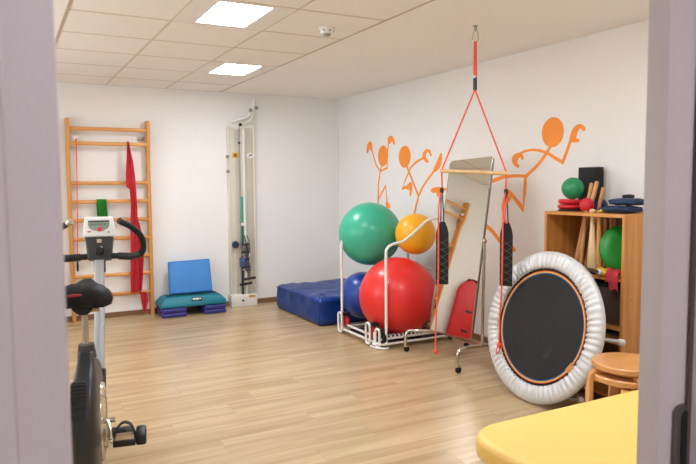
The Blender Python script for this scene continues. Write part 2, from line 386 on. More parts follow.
# ---------------------------------------------------------------- wall decals
DECALS = {
'a':[('ellipse',(-1.093,1.754),0.1095,0.1165),('line',[(-1.039,1.576),(-0.943,1.651),(-0.877,1.762),(-0.83,1.864)],[0.0177,0.0177,0.0177,0.0177]),('poly',[(-0.745,1.909),(-0.798,1.934),(-0.846,1.903),(-0.858,1.827),(-0.814,1.825),(-0.782,1.85),(-0.753,1.801),(-0.72,1.813),(-0.729,1.869)]),('line',[(-1.031,1.58),(-1.182,1.616),(-1.182,1.75),(-1.216,1.917)],[0.0177,0.0197,0.0157,0.0157]),('poly',[(-1.197,1.887),(-1.201,1.95),(-1.256,1.969),(-1.31,1.947),(-1.348,1.875),(-1.32,1.869),(-1.284,1.905),(-1.241,1.881)]),('line',[(-1.062,1.648),(-1.031,1.58),(-0.988,1.423),(-0.979,1.205)],[0.0176,0.0196,0.0196,0.0216]),('line',[(-0.979,1.254),(-1.148,1.415),(-1.18,1.22)],[0.0199,0.0199,0.0199]),('poly',[(-1.158,1.229),(-1.21,1.23),(-1.253,1.169),(-1.158,1.178)])],
'b':[('ellipse',(-1.538,1.727),0.1145,0.1175),('line',[(-1.585,1.619),(-1.7,1.454),(-1.803,1.31),(-1.768,1.229),(-1.723,1.119)],[0.022,0.022,0.0239,0.0239,0.0239]),('line',[(-1.625,1.569),(-1.551,1.473),(-1.49,1.39),(-1.645,1.412)],[0.0183,0.0183,0.0201,0.0201]),('poly',[(-1.558,1.394),(-1.618,1.445),(-1.674,1.452),(-1.687,1.39),(-1.664,1.314),(-1.638,1.317),(-1.638,1.368),(-1.585,1.379)]),('line',[(-1.611,1.555),(-1.657,1.608),(-1.748,1.66),(-1.904,1.708)],[0.0183,0.0202,0.022,0.022]),('poly',[(-1.873,1.723),(-1.904,1.774),(-1.964,1.789),(-2.012,1.766),(-2.033,1.72),(-2.01,1.717),(-1.983,1.753),(-1.946,1.748),(-1.935,1.706),(-1.983,1.667),(-1.959,1.65),(-1.892,1.684)]),('line',[(-1.803,1.31),(-1.874,1.4),(-1.966,1.482),(-2.078,1.567)],[0.0197,0.0215,0.0215,0.0215]),('poly',[(-2.061,1.568),(-2.09,1.615),(-2.136,1.673),(-2.187,1.737),(-2.207,1.723),(-2.201,1.646),(-2.165,1.588),(-2.113,1.56),(-2.084,1.555)])],
'c':[('ellipse',(-3.648,1.836),0.1145,0.1165),('line',[(-3.626,1.728),(-3.59,1.679)],[0.0229,0.0229]),('line',[(-3.6,1.675),(-3.511,1.702),(-3.43,1.711),(-3.338,1.702),(-3.253,1.671)],[0.0229,0.0217,0.0204,0.0204,0.0229]),('poly',[(-3.196,1.624),(-3.201,1.662),(-3.228,1.685),(-3.291,1.696),(-3.324,1.673),(-3.334,1.641),(-3.313,1.634),(-3.294,1.656),(-3.267,1.639),(-3.26,1.609),(-3.287,1.588),(-3.269,1.569),(-3.226,1.587)]),('line',[(-3.586,1.685),(-3.676,1.636),(-3.756,1.598),(-3.793,1.674),(-3.835,1.771)],[0.023,0.023,0.0256,0.023,0.023]),('poly',[(-3.819,1.76),(-3.834,1.82),(-3.867,1.863),(-3.913,1.878),(-3.956,1.861),(-3.97,1.827),(-3.948,1.824),(-3.926,1.844),(-3.902,1.827),(-3.885,1.776),(-3.91,1.767),(-3.91,1.745),(-3.845,1.748)]),('line',[(-3.593,1.679),(-3.487,1.58),(-3.361,1.494)],[0.023,0.0243,0.0255]),('line',[(-3.371,1.497),(-3.244,1.503),(-3.112,1.497),(-2.941,1.459),(-2.65,1.357),(-2.424,1.386)],[0.0266,0.0266,0.0284,0.0355,0.0284,0.0213]),('line',[(-3.359,1.498),(-3.349,1.364),(-3.336,1.225),(-3.182,1.359)],[0.0249,0.0249,0.0267,0.0267]),('poly',[(-3.2,1.336),(-3.168,1.385),(-3.136,1.362),(-3.094,1.306),(-3.073,1.24),(-3.091,1.166),(-3.118,1.177),(-3.122,1.242),(-3.164,1.28)]),('poly',[(-2.017,1.371),(-2.071,1.399),(-2.166,1.406),(-2.29,1.393),(-2.29,1.37),(-2.184,1.365),(-2.167,1.316),(-2.132,1.31),(-2.115,1.348),(-2.062,1.344)])],
'd':[('line',[(-2.524,1.295),(-2.652,1.178),(-2.86,1.066),(-2.968,1.009),(-3.053,0.939),(-3.23,0.879)],[0.0325,0.0325,0.0345,0.0345,0.0325,0.0264]),('poly',[(-3.149,0.914),(-3.216,0.909),(-3.256,0.881),(-3.236,0.859),(-3.177,0.865)])],
}
def ribbon2d(pts, ws):
    """outline polygon of a polyline with widths (2D)"""
    P = [Vector((p[0], p[1], 0)) for p in pts]
    P2 = [Vector(v) for v in smooth_path(P, 1)]
    L, R = [], []
    for i, p in enumerate(P2):
        t = (P2[min(i + 1, len(P2) - 1)] - P2[max(i - 1, 0)]); t.normalize(); n = Vector((-t.y, t.x, 0))
        w = ws[i] * .5 * (1 + .28 * abs(t.y))
        # mitre
        if 0 < i < len(P2) - 1:
            t1 = (P2[i] - P2[i - 1]).normalized(); c = max(.45, Vector((-t1.y, t1.x, 0)).dot(n)); w /= c
        L.append(p + n * w); R.append(p - n * w)
    return [(v.x, v.y) for v in L] + [(v.x, v.y) for v in R[::-1]]
def decal(key, name, label):
    b = B()
    d = 0.0
    for it in DECALS[key]:
        d -= .00012
        fn = lambda u, v, w: (w, u, v)
        if it[0] == 'ellipse':
            (cy, cz), ry, rz = it[1], it[2], it[3]
            b.prism([(cy + ry * math.cos(a), cz + rz * math.sin(a)) for a in [k * 2 * PI / 40 for k in range(40)]], -.0002, -.0015 + d, fn)
        elif it[0] == 'poly': b.prism([(v.x, v.y) for v in smooth_path([(p[0], p[1], 0) for p in it[1]], 3, True)], -.0002, -.0015 + d, fn)
        else: b.prism(ribbon2d(it[1], it[2]), -.0002, -.0015 + d, fn)
    tag(b.build(name, ORANGE, smooth=False), label, 'wall decal', 'orange figures stuck on the wall')
decal('a', 'wall_decal', 'orange stick figure decal with both arms raised, above the green ball')
decal('b', 'wall_decal', 'orange stick figure decal kicking one leg high, above the yellow ball')
decal('c', 'wall_decal', 'large orange running stick figure decal on the wall, beside the standing mirror')
decal('d', 'wall_decal', 'orange leg shaped decal low on the wall, peeking out behind the mirror')

# ---------------------------------------------------------------- wall bars and what hangs there
def wall_bars():
    t = thing('wall_bars', 'wooden wall bars ladder with round rungs fixed to the back wall', 'wall bars', (-2.79, -.06, 0))
    prof = [(-.012, 0), (-.095, 0), (-.095, 1.70), (-.102, 1.76), (-.128, 1.85), (-.135, 1.90), (-.135, 2.10), (-.12, 2.14), (-.03, 2.14), (-.012, 2.12)]
    for x in (-3.20, -2.392):
        B().prism(prof, x - .018, x + .018, lambda u, v, w: (w, u, v)).build('post', BEECH, t, bevel=.004)
    for i, z in enumerate((2.034, 1.881, 1.467, 1.27, 1.072, .873, .674, .476, .262)):
        y = -.105 if i < 2 else -.068
        b = B(); N = 14
        for a in (0,):
            pts = [(y + .014 * math.cos(k * 2 * PI / N), z + .0205 * math.sin(k * 2 * PI / N)) for k in range(N)]
            b.prism(pts, -3.19, -2.40, lambda u, v, w: (w, u, v))
        b.build('rung', BEECHX, t, ang=50)
    for x, z in ((-2.455, 1.95), (-2.455, .16), (-3.14, .16)):
        B().box(x - .03, x + .03, -.03, -.002, z - .02, z + .02).build('bracket', STEEL, t, bevel=.003)
    for z in (1.89, 1.27, .60, .262):
        B().lathe([(0, -.003), (.007, -.003), (.007, .002), (0, .004)], 10, Matrix.Translation((-2.373, -.06, z)) @ Matrix.Rotation(PI / 2, 4, 'Y')).build('screw', STEEL, t)
wall_bars()

def hanging_band(name, rows, m, label, y0=-.125, fold=.008, nf=2.0, group=None, over=None, parts=None):
    """rows: list of (xl, xr, z) from top to bottom"""
    def at(rows, u, v, ph=0, yy=y0):
        k = v * (len(rows) - 1); i = min(int(k), len(rows) - 2); f = k - i; f = f * f * (3 - 2 * f) if False else f
        a, c = rows[i], rows[i + 1]
        xl = a[0] + (c[0] - a[0]) * f; xr = a[1] + (c[1] - a[1]) * f; z = a[2] + (c[2] - a[2]) * f
        yo = fold * math.sin(u * nf * 2 * PI + ph + v * 2) * min(1, (xr - xl) / .03)
        return (xl + (xr - xl) * u, yy + yo, z)
    b = B(); b.grid(16, 40, lambda u, v: at(rows, u, v)); b.thicken(.0016)
    o = b.build(name, m, ang=60)
    return tag(o, label, 'exercise band', group)
t1 = hanging_band('exercise_band', [(-2.612, -2.600, 1.905), (-2.622, -2.594, 1.86), (-2.632, -2.562, 1.70), (-2.645, -2.548, 1.56), (-2.645, -2.540, 1.43), (-2.607, -2.540, 1.40), (-2.602, -2.533, 1.22), (-2.612, -2.535, 1.0), (-2.620, -2.53, .7), (-2.628, -2.54, .45), (-2.630, -2.552, .275)],
    REDBAND, 'long red exercise band hanging from the second highest rung of the wall bars', -.146, .010, 2.2)
def band_knot(z, x, y, r, m, parent, name='knot'):
    B().tube([(x + r * math.cos(a) * .6, y + r * 1.6 * math.cos(a) * .0 + .034 * math.sin(a), z + .034 * math.cos(a)) for a in [k * PI / 6 for k in range(12)]], r, 8, True).build(name, m, parent)
B().tube([(-2.606, -.105 + .0225 * math.cos(a), 1.883 + .028 * math.sin(a)) for a in [k * PI / 7 for k in range(14)]], .006, 8, True).build('loop', REDBAND, t1)
t2 = hanging_band('exercise_band', [(-2.556, -2.535, 1.10), (-2.556, -2.512, 1.02), (-2.552, -2.482, .90), (-2.556, -2.472, .70), (-2.566, -2.488, .45), (-2.580, -2.505, .29)],
    REDBAND, 'shorter red exercise band hanging from the fifth rung of the wall bars', -.102, .010, 1.7)
B().tube([(-2.545, -.068 + .0225 * math.cos(a), 1.072 + .028 * math.sin(a)) for a in [k * PI / 7 for k in range(14)]], .006, 8, True).build('loop', REDBAND, t2)
t3 = hanging_band('exercise_band', [(-2.535, -2.495, .272), (-2.528, -2.452, .245), (-2.522, -2.442, .19), (-2.508, -2.462, .10), (-2.506, -2.476, .04)],
    REDBAND, 'short crumpled red band hanging from the lowest rung by the post', -.118, .010, 1.5)
B().tube([(-2.515, -.068 + .0225 * math.cos(a), .262 + .028 * math.sin(a)) for a in [k * PI / 7 for k in range(14)]], .006, 8, True).build('loop', REDBAND, t3)
def green_band():
    b = B()
    def fn(u, v):
        # draped over the rung at z 1.27
        x = -2.936 + .098 * u + .004 * math.sin(v * 9) ; L = .62 * v
        if L < .29: y, z = -.100, 1.272 - .29 + L
        elif L < .36: a = (L - .29) / .07 * PI; y, z = -.068 - .032 * math.cos(a), 1.272 + .024 * math.sin(a)
        else: y, z = -.036, 1.272 - (L - .36)
        return (x, y - .004 * math.sin(u * 6 * PI) * (1 if y < -.06 else -1), z)
    b.grid(18, 40, fn); b.thicken(.0015)
    tag(b.build('exercise_band', GREENBAND, ang=60), 'green exercise band folded over a rung of the wall bars', 'exercise band')
green_band()
def cord():
    t = thing('pull_cord', 'thin orange red pull cord hanging at the side of the wall bars', 'cord', (-3.13, -.13, .6))
    B().tube([(-3.122, -.134, 1.93), (-3.128, -.134, 1.5), (-3.14, -.128, 1.0), (-3.152, -.126, .655)], .005, 8).build('cord', mat('cord_red', (236, 92, 74), .6), t)
    B().box(-3.15, -3.105, -.137, -.120, 1.925, 1.955).build('clamp', WHITEP, t, bevel=.003)
    B().tube([(-3.122, -.105 + .030 * math.cos(a), 1.90 + .036 * math.sin(a)) for a in [k * PI / 7 for k in range(14)]], .004, 8, True).build('loop', MATS['cord_red'], t)
    B().tube([(-3.152, -.126, .66), (-3.153, -.126, .60), (-3.154, -.126, .545)], [.008, .012, .010], 10).build('handle', BLACK, t)
cord()
def red_board():
    t = thing('padded_board', 'red padded board with rounded top leaning beside the wall bars, seen in the mirror', 'board', (-3.80, -.09, 0))
    M = Matrix.Translation((-3.80, -.10, .18)) @ Matrix.Rotation(math.radians(-3), 4, 'X')
    w, h = .27, .95
    poly = [(-w, 0), (w, 0), (w, h - .25)] + [(w - .32 * (1 - math.cos(a)), h - .25 + .25 * math.sin(a)) for a in [k * PI / 16 for k in range(1, 9)]] + [(-w + .32 * (1 - math.cos(a)), h - .25 + .25 * math.sin(a)) for a in [k * PI / 16 for k in range(8, 0, -1)]] + [(-w, h - .25)]
    B().prism(poly, -.03, .03, lambda u, v, d: M @ Vector((u, d, v))).build('panel', mat('red_board', (214, 32, 36), .45), t, bevel=.012)
    for z in (.17, .46): B().box(-.06, .06, -.034, -.028, z, z + .035, M).build('grip_slot', BLACK, t, bevel=.002)
    B().box(-.27, .27, -.028, -.024, .30, .31, M).build('seam', mat('dark_red', (120, 14, 20), .5), t, smooth=False)
    B().box(-4.10, -3.50, -.17, -.02, 0, .18).build('blue_base', mat('blue_base', (24, 64, 140), .5), t, bevel=.02)
red_board()

# ---------------------------------------------------------------- pulley board
def pulley():
    t = thing('pulley_trainer', 'tall cream cable pulley board with weights mounted on the back wall', 'pulley machine', (-1.315, -.06, 0))
    CREAM = mat('cream_lacquer', (226, 220, 206), .4, var=.02); DCR = mat('cream_shade', (206, 198, 182), .45)
    B().box(-1.482, -1.148, -.035, -.003, .12, 2.125).build('back_board', CREAM, t, bevel=.004)
    for x in (-1.470, -1.160): B().box(x - .012, x + .012, -.06, -.035, .13, 2.12).build('side_rail', CREAM, t, bevel=.003)
    B().box(-1.40, -1.345, -.05, -.035, .14, 2.08).build('guide_channel', DCR, t, bevel=.004)
    B().box(-1.255, -1.17, -.046, -.035, .14, 2.08).build('cover_strip', DCR, t, bevel=.003)
    B().tube([(-1.300, -.085, .14), (-1.300, -.085, 2.09)], .016, 12).build('guide_rod', WHITEM, t)
    B().tube([(-1.352, -.080, .14), (-1.352, -.080, 2.09)], .009, 10).build('guide_rod', STEEL, t)
    B().box(-1.500, -1.180, -.135, -.003, 0, .142).build('base_box', WHITEM, t, bevel=.006)
    B().box(-1.288, -1.205, -.1365, -.1345, .103, .127).build('brass_label', mat('brass_label', (196, 150, 50), .4), t, smooth=False)
    # weight indicator column
    B().box(-1.348, -1.322, -.098, -.078, .99, 1.30).build('tension_tube', mat('teal_tube', (40, 176, 150), .4), t, bevel=.005)
    B().box(-1.348, -1.322, -.098, -.078, .74, .955).build('tension_tube', mat('dark_teal_tube', (14, 110, 104), .4), t, bevel=.005)
    B().box(-1.352, -1.310, -.102, -.076, .955, .99).build('collar', WHITEP, t, bevel=.004)
    # weight stack and hardware
    for k in range(11):
        z = .42 + k * .030
        B().box(-1.350 + .006 * (k % 2), -1.262, -.115, -.06, z, z + .026).build('weight_plate', [CHROME, DGREY, STEEL][k % 3], t, bevel=.003)
    B().tube([(-1.345, -.10, .75), (-1.345, -.10, .14)], .012, 10).build('cable_rod', BLACK, t)
    B().tube(smooth_path([(-1.290, -.12, .84), (-1.262, -.13, .76), (-1.25, -.12, .66), (-1.268, -.125, .56), (-1.255, -.12, .46), (-1.27, -.12, .36)], 6), .009, 8).build('chain', CHROME, t)
    B().tube(smooth_path([(-1.325, -.12, .84), (-1.30, -.13, .72), (-1.285, -.13, .62), (-1.31, -.125, .52), (-1.29, -.12, .40)], 6), .007, 8).build('chain', DGREY, t)
    M = Matrix.Translation((-1.425, -.09, .735)) @ Matrix.Rotation(PI / 2, 4, 'X')
    B().lathe([(0, -.02), (.03, -.02), (.042, -.008), (.042, .010), (.03, .022), (0, .022)], 16, M).build('pin_knob', mat('navy_plastic', (38, 52, 84), .4), t)
    B().tube([(-1.425, -.09, .735), (-1.34, -.09, .735)], .008, 8).build('knob_shaft', STEEL, t)
    B().box(-1.375, -1.315, -.125, -.07, .47, .58).build('weight_block', mat('slate_blue', (70, 92, 140), .4), t, bevel=.006)
    for z, a, b in ((.325, -1.345, -1.205), (.265, -1.40, -1.25)):
        B().tube([(a, -.15, z), (b, -.15, z + .012)], .014, 12).build('grip_bar', RUBBER, t)
        B().tube([(a + .05, -.15, z), (a + .05, -.09, z)], .006, 8).build('grip_bracket', STEEL, t)
    B().lathe([(0, -.014), (.012, -.012), (.012, .012), (0, .014)], 12, Matrix.Translation((-1.362, -.14, .075)) @ Matrix.Rotation(PI / 2, 4, 'X')).build('screw_knob', BLACK, t)
    # head bracket and swing arm with pulleys
    B().prism([(-1.50, 2.10), (-1.14, 2.10), (-1.14, 2.125), (-1.26, 2.19), (-1.36, 2.21), (-1.46, 2.17)], -.05, -.015, lambda u, v, w: (u, w, v)).build('head_bracket', WHITEM, t, bevel=.005)
    B().tube(smooth_path([(-1.44, -.07, 2.16), (-1.34, -.09, 2.20), (-1.25, -.12, 2.24), (-1.21, -.14, 2.30), (-1.185, -.15, 2.43)], 5), .020, 10).build('swing_arm', WHITEM, t)
    B().tube(smooth_path([(-1.33, -.08, 2.15), (-1.25, -.12, 2.17), (-1.20, -.14, 2.24), (-1.165, -.15, 2.40)], 5), .013, 10).build('swing_arm', CREAM, t)
    for x, z in ((-1.235, 2.30), (-1.165, 2.33)):
        B().lathe([(0, -.008), (.022, -.008), (.018, 0), (.022, .008), (0, .008)], 16, Matrix.Translation((x, -.17, z)) @ Matrix.Rotation(PI / 2, 4, 'X')).build('pulley_wheel', STEEL, t)
    B().lathe([(0, -.012), (.018, -.012), (.018, .012), (0, .012)], 14, Matrix.Translation((-1.345, -.11, 2.135)) @ Matrix.Rotation(PI / 2, 4, 'X')).build('pulley_wheel', BLACK, t)
    B().lathe([(0, -.01), (.014, -.01), (.014, .01), (0, .01)], 14, Matrix.Translation((-1.36, -.10, 1.925)) @ Matrix.Rotation(PI / 2, 4, 'X')).build('stop_knob', BLACK, t)
    B().tube([(-1.358, -.105, 2.12), (-1.358, -.105, .6)], .0035, 6).build('cable', mat('cable_grey', (150, 146, 138), .5), t)
    for z in (1.765, 1.595):
        B().ball((-1.492, -.07, z), .022, u=14, v=10).build('hook_knob', STEEL, t)
        B().tube([(-1.492, -.075, z - .01), (-1.486, -.072, z - .08), (-1.492, -.072, z - .13)], .006, 8).build('strap_end', CREAM, t)
    B().box(-1.428, -1.352, -.054, -.051, 1.755, 1.815).build('yellow_label', mat('yellow_label', (214, 168, 40), .5), t, smooth=False)
    B().box(-1.405, -1.378, -.0555, -.0535, 1.768, 1.800).build('label_mark', mat('label_brown', (92, 40, 26), .5), t, smooth=False)
    M = Matrix.Translation((-1.205, -.048, 1.785)) @ Matrix.Rotation(PI / 2, 4, 'X') @ Matrix.Diagonal((1, .7, 1, 1))
    e = B().lathe([(0, 0), (.047, 0), (.047, .002), (0, .002)], 28, M).build('oval_badge', WHITEP, t, smooth=False)
    B().prism([(-1.236, 1.772), (-1.215, 1.787), (-1.192, 1.800), (-1.172, 1.802), (-1.188, 1.790), (-1.20, 1.784), (-1.186, 1.781), (-1.212, 1.775)], -.0512, -.0500, lambda u, v, w: (u, w, v)).build('wing_mark', mat('badge_dark', (50, 66, 78), .5), e, smooth=False)
pulley()

# ---------------------------------------------------------------- aerobic step and cushion
def step():
    t = thing('aerobic_step', 'teal aerobic step platform on stacked purple risers against the back wall', 'step platform', (-2.0, -.20, 0))
    TEAL = mat('teal_plastic', (20, 122, 142), .5, var=.06, vscale=30, bump=.2, bscale=300)
    x0, x1, y0, y1 = -2.358, -1.630, -.365, -.045
    def ring(z, i): return [(x0 + i, y0 + i * .7, z), (x1 - i, y0 + i * .7, z), (x1 - i, y1 - i * .7, z), (x0 + i, y1 - i * .7, z)]
    b = B(); R = []
    for z, i in ((.102, .012), (.112, 0), (.150, .004), (.205, .055), (.214, .075)): R.append([b.bm.verts.new(p) for p in ring(z, i)])
    for a, c in zip(R, R[1:]):
        for j in range(4): b.bm.faces.new((a[j], a[(j + 1) % 4], c[(j + 1) % 4], c[j]))
    b.bm.faces.new(R[0][::-1]); b.bm.faces.new(R[-1])
    pl = b.build('platform', TEAL, t, bevel=.010, seg=3)
    for k in range(9): B().box(x0 + .08, x1 - .08, y0 + .07 + k * .022, y0 + .078 + k * .022, .2135, .2160).build('grip_rib', mat('teal_rib', (14, 96, 110), .6), pl, smooth=False)
    # oval badge on the front slope
    nrm = Vector((0, -.055, .0385)).normalized()
    Mb = frame_matrix((-1.965, -.345, .176), (1, 0, 0), (0, .573, .819), (0, -.819, .573))
    bd = B().box(-.058, .058, -.022, .022, -.002, .006, Mb).build('badge', BLACK, pl, bevel=.004)
    for u0, u1, v0, v1 in ((-.045, -.03, -.004, .01), (-.026, -.012, -.008, .006), (-.006, .006, -.012, .010), (.012, .026, -.006, .008), (.030, .046, -.004, .010), (-.03, .03, .010, .014)):
        B().box(u0, u1, v0, v1, .006, .0072, Mb).build('badge_mark', WHITEP, bd, smooth=False)
    PUR = mat('purple_plastic', (58, 56, 138), .5, var=.05)
    for xa, xb in ((-2.345, -2.082), (-1.885, -1.636)):
        for z in (.0, .050):
            b = B(); b.box(xa, xb, -.372, -.05, z, z + .047); o = b.build('riser', PUR, t, bevel=.014, seg=3)
            B().box(xa + .02, xb - .02, -.374, -.30, z + .021, z + .026).build('groove', mat('purple_groove', (36, 32, 92), .6), o, smooth=False)
step()
def cushion():
    lean = math.radians(9)
    M = Matrix.Translation((-1.985, -.185, .226)) @ Matrix.Rotation(-lean, 4, 'X')
    b = B(); b.prism([(-.243, 0), (.240, 0), (.228, .372), (-.236, .364)], -.035, .035, lambda u, v, d: M @ Vector((u, d, v)))
    o = b.build('foam_cushion', mat('light_blue_foam', (72, 142, 214), .7, var=.03, bump=.2, bscale=120), bevel=.012, seg=3)
    tag(o, 'light blue square foam cushion standing on the teal step', 'cushion')
    for d in (-.0353, .0353):
        pts = [M @ Vector(p) for p in ((-.232, d, .011), (.229, d, .011), (.218, d, .361), (-.226, d, .353))]
        B().tube(pts, .003, 6, True).build('piping', mat('blue_piping', (38, 100, 176), .7), o)
cushion()

# ---------------------------------------------------------------- crash mat
def crash_mat():
    x0, x1, y0, y1, h = -1.048, -.03, -1.568, -.40, .285
    t = thing('crash_mat', 'thick blue vinyl crash mat lying along the right wall', 'mat', ((x0 + x1) / 2, (y0 + y1) / 2, 0))
    b = B(); bmesh.ops.create_cube(b.bm, size=1)
    bmesh.ops.subdivide_edges(b.bm, edges=b.bm.edges[:], cuts=27, use_grid_fill=True)
    r = .045
    for v in b.bm.verts:
        p = Vector(((x0 + x1) / 2 + v.co.x * (x1 - x0), (y0 + y1) / 2 + v.co.y * (y1 - y0), h / 2 + v.co.z * h))
        q = Vector((min(max(p.x, x0 + r), x1 - r), min(max(p.y, y0 + r), y1 - r), min(max(p.z, r), h - r)))
        d = p - q
        if d.length > 1e-6: p = q + d.normalized() * min(d.length, r)
        fade = min(1, p.z / .08)
        nz = mnoise.noise(Vector((p.x * 2.2 + p.y * 1.5, p.y * 5 - p.x * 3, p.z * 6))) * .018 + mnoise.noise(p * 13) * .008
        crease = -.012 * math.exp(-((p.y + 1.02 + .25 * (p.x + .5)) / .03) ** 2) - .010 * math.exp(-((p.x + .62 + .35 * (p.y + .9)) / .035) ** 2)
        if p.z > h - .02: p.z += nz * 1.2 + crease - .015 * max(0, 1 - ((p.x + .5) ** 2 + (p.y + 1) ** 2) / .3) * 0
        elif d.length > 1e-6: p += d.normalized() * nz * .8 * fade
        v.co = p
    b.build('cover', BLUEVINYL, t, ang=70)
    for pts in ([(x0 + .002, y0 + .01, h - .035), (x0 + .002, y1 - .01, h - .035)], [(x0 + .01, y0 + .003, h - .06), (x1 - .02, y0 + .003, h - .06)], [(x0 + .003, y0 + .003, .03), (x0 + .003, y0 + .003, h - .03)]):
        B().tube(pts, .004, 6).build('piping', mat('blue_piping_dark', (16, 40, 110), .5), t)
    B().tube(smooth_path([(x0 + .03, y0 + .06, h - .003), (x0 + .05, y0 + .05, h + .045), (x0 + .09, y0 + .04, h + .012)], 5), .005, 8).build('handle_loop', BLUEVINYL, t)
crash_mat()

# ---------------------------------------------------------------- balls and their rack
def vball(name, c, r, col, label, cat='ball', rough=.34, group='exercise balls', plugdir=(-.3, -.2, -.93), rings=True):
    t = thing(name, label, cat, (c[0], c[1], c[2] - r), group)
    m = mat(name + '_' + '_'.join(label.split()[:2]), col, rough, var=.03, vscale=3, coat=.15)
    B().ball(c, r, u=56, v=36).build('shell', m, t, ang=80)
    n = Vector(plugdir).normalized(); q = n.to_track_quat('Z', 'Y').to_matrix().to_4x4()
    B().lathe([(0, -.002), (.012, -.002), (.012, .002), (.006, .003), (0, .003)], 14, Matrix.Translation(Vector(c) + n * r) @ q).build('valve_plug', WHITEP, t)
    return t
vball('exercise_ball', (-.625, -2.385, .405), .361, (230, 44, 42), 'biggest exercise ball, red, low in the white ball rack', plugdir=(.6, .5, -.6))
vball('exercise_ball', (-.668, -1.797, .330), .232, (20, 66, 156), 'dark blue exercise ball low in the rack beside the red ball', plugdir=(.6, .5, .6))
vball('exercise_ball', (-.665, -1.940, .955), .306, (56, 176, 142), 'large green exercise ball on top of the rack', plugdir=(.6, .5, .2))
vball('exercise_ball', (-.45, -2.412, .975), .190, (246, 176, 28), 'yellow exercise ball on top of the red ball', plugdir=(.6, .5, .2))
def rack():
    t = thing('ball_rack', 'white tubular steel ball rack on casters holding the exercise balls', 'rack', (-.55, -2.28, 0))
    xf, xb, ya, yb = -.945, -.16, -1.915, -2.64
    r = .0128
    # front posts with bent arms running towards the wall
    far = [(xf - .02, ya, .05), (xf - .02, ya, .5), (xf - .02, ya, .86), (xf + .02, ya + .01, .91), (xf + .10, ya + .015, .93), (-.55, ya + .34, 1.0), (xb, ya + .34, 1.0)]
    B().tube(smooth_path(far[:5], 5), r, 12).build('post', WHITEM, t)
    near = [(-.91, yb, .05), (-.91, yb, .45), (-.91, yb, .82), (-.895, yb, .885), (-.84, yb, .918), (-.733, yb, .94), (-.62, yb, 1.01), (-.50, yb, 1.10), (-.43, yb, 1.125), (-.33, yb, 1.13), (-.24, yb, 1.10), (-.21, yb, 1.02), (-.205, yb, .6), (-.205, yb, .06)]
    B().tube(smooth_path(near, 5), r, 12).build('post', WHITEM, t)
    B().tube([(-.205, ya, .06), (-.205, ya, 1.0)], r, 12).build('post', WHITEM, t)
    B().tube([(-.205, ya, .62), (-.205, yb, .62)], r * .8, 12).build('back_rail', WHITEM, t)
    # base frame: two front rails, two side rails, back rail
    for z, x in ((.045, -.965), (.085, -.935)): B().tube([(x, ya + .01, z), (x, yb - .01, z)], .011, 10).build('base_rail', WHITEM, t)
    for z, y in ((.045, yb - .01), (.085, yb + .02)): B().tube([(-.95, y, z), (xb, y, z)], .011, 10).build('base_rail', WHITEM, t)
    B().tube([(-.95, ya, .06), (xb, ya, .06)], .011, 10).build('base_rail', WHITEM, t)
    B().tube([(xb, ya, .06), (xb, yb, .06)], .011, 10).build('base_rail', WHITEM, t)
    B().box(-.90, -.20, yb + .045, yb + .075, .075, .105).build('spring_strip', mat('grey_strip', (52, 52, 54), .6), t, bevel=.004)
    for k in range(16): B().box(-.885 + k * .043, -.866 + k * .043, yb + .042, yb + .078, .078, .1075).build('spring_coil', WHITEP, t, bevel=.003, seg=1)
    B().box(-.90, -.20, yb + .08, ya - .03, .028, .038).build('base_tray', mat('black_tray', (26, 26, 28), .6), t, bevel=.003)
    # hooped caster guards with red wheels
    for y, s, xo, wm in ((ya + .005, 1, 0, 'red_wheel'), (-2.45, 1, 0, 'red_wheel'), (-2.585, .85, .02, 'black_rubber')):
        hoop = [(-.985 + xo, y + .034, .05), (-.985 + xo, y + .034, .17 * s), (-.985 + xo, y + .026, .195 * s), (-.985 + xo, y, .205 * s), (-.985 + xo, y - .026, .195 * s), (-.985 + xo, y - .034, .17 * s), (-.985 + xo, y - .034, .05), (-.985 + xo, y - .025, .025), (-.985 + xo, y, .018), (-.985 + xo, y + .025, .025)]
        o = B().tube(smooth_path(hoop, 3, True), .011, 10, True).build('caster_guard', WHITEM, t)
        M = Matrix.Translation((-.93, y - .02, .115 * s)) @ Matrix.Rotation(PI / 2, 4, 'Y')
        B().lathe([(0, -.016), (.05, -.016), (.055, -.008), (.055, .008), (.05, .016), (0, .016)], 20, M).build('wheel', mat(wm, (190, 34, 34), .5), t)
        B().box(-.965, -.90, y - .055, y + .02, .178 * s, .205 * s).build('brake_pad', BLACK, t, bevel=.006)
    B().tube([(-1.0, -2.52, .012), (-.99, -2.60, .012), (-.935, -2.665, .012), (-.90, -2.655, .012)], .010, 8).build('foot_bar', WHITEM, t)
    B().lathe([(0, 0), (.022, 0), (.022, .012), (.011, .02), (.011, .10), (.015, .11), (0, .115)], 14, Matrix.Translation((-.965, -2.53, .02))).build('levelling_foot', WHITEP, t)
    for x, y in ((-.20, ya - .02), (-.20, yb + .02)):
        B().lathe([(0, -.012), (.024, -.012), (.026, 0), (.024, .012), (0, .012)], 16, Matrix.Translation((x, y, .026)) @ Matrix.Rotation(PI / 2, 4, 'Y')).build('wheel', RUBBER, t)
rack()

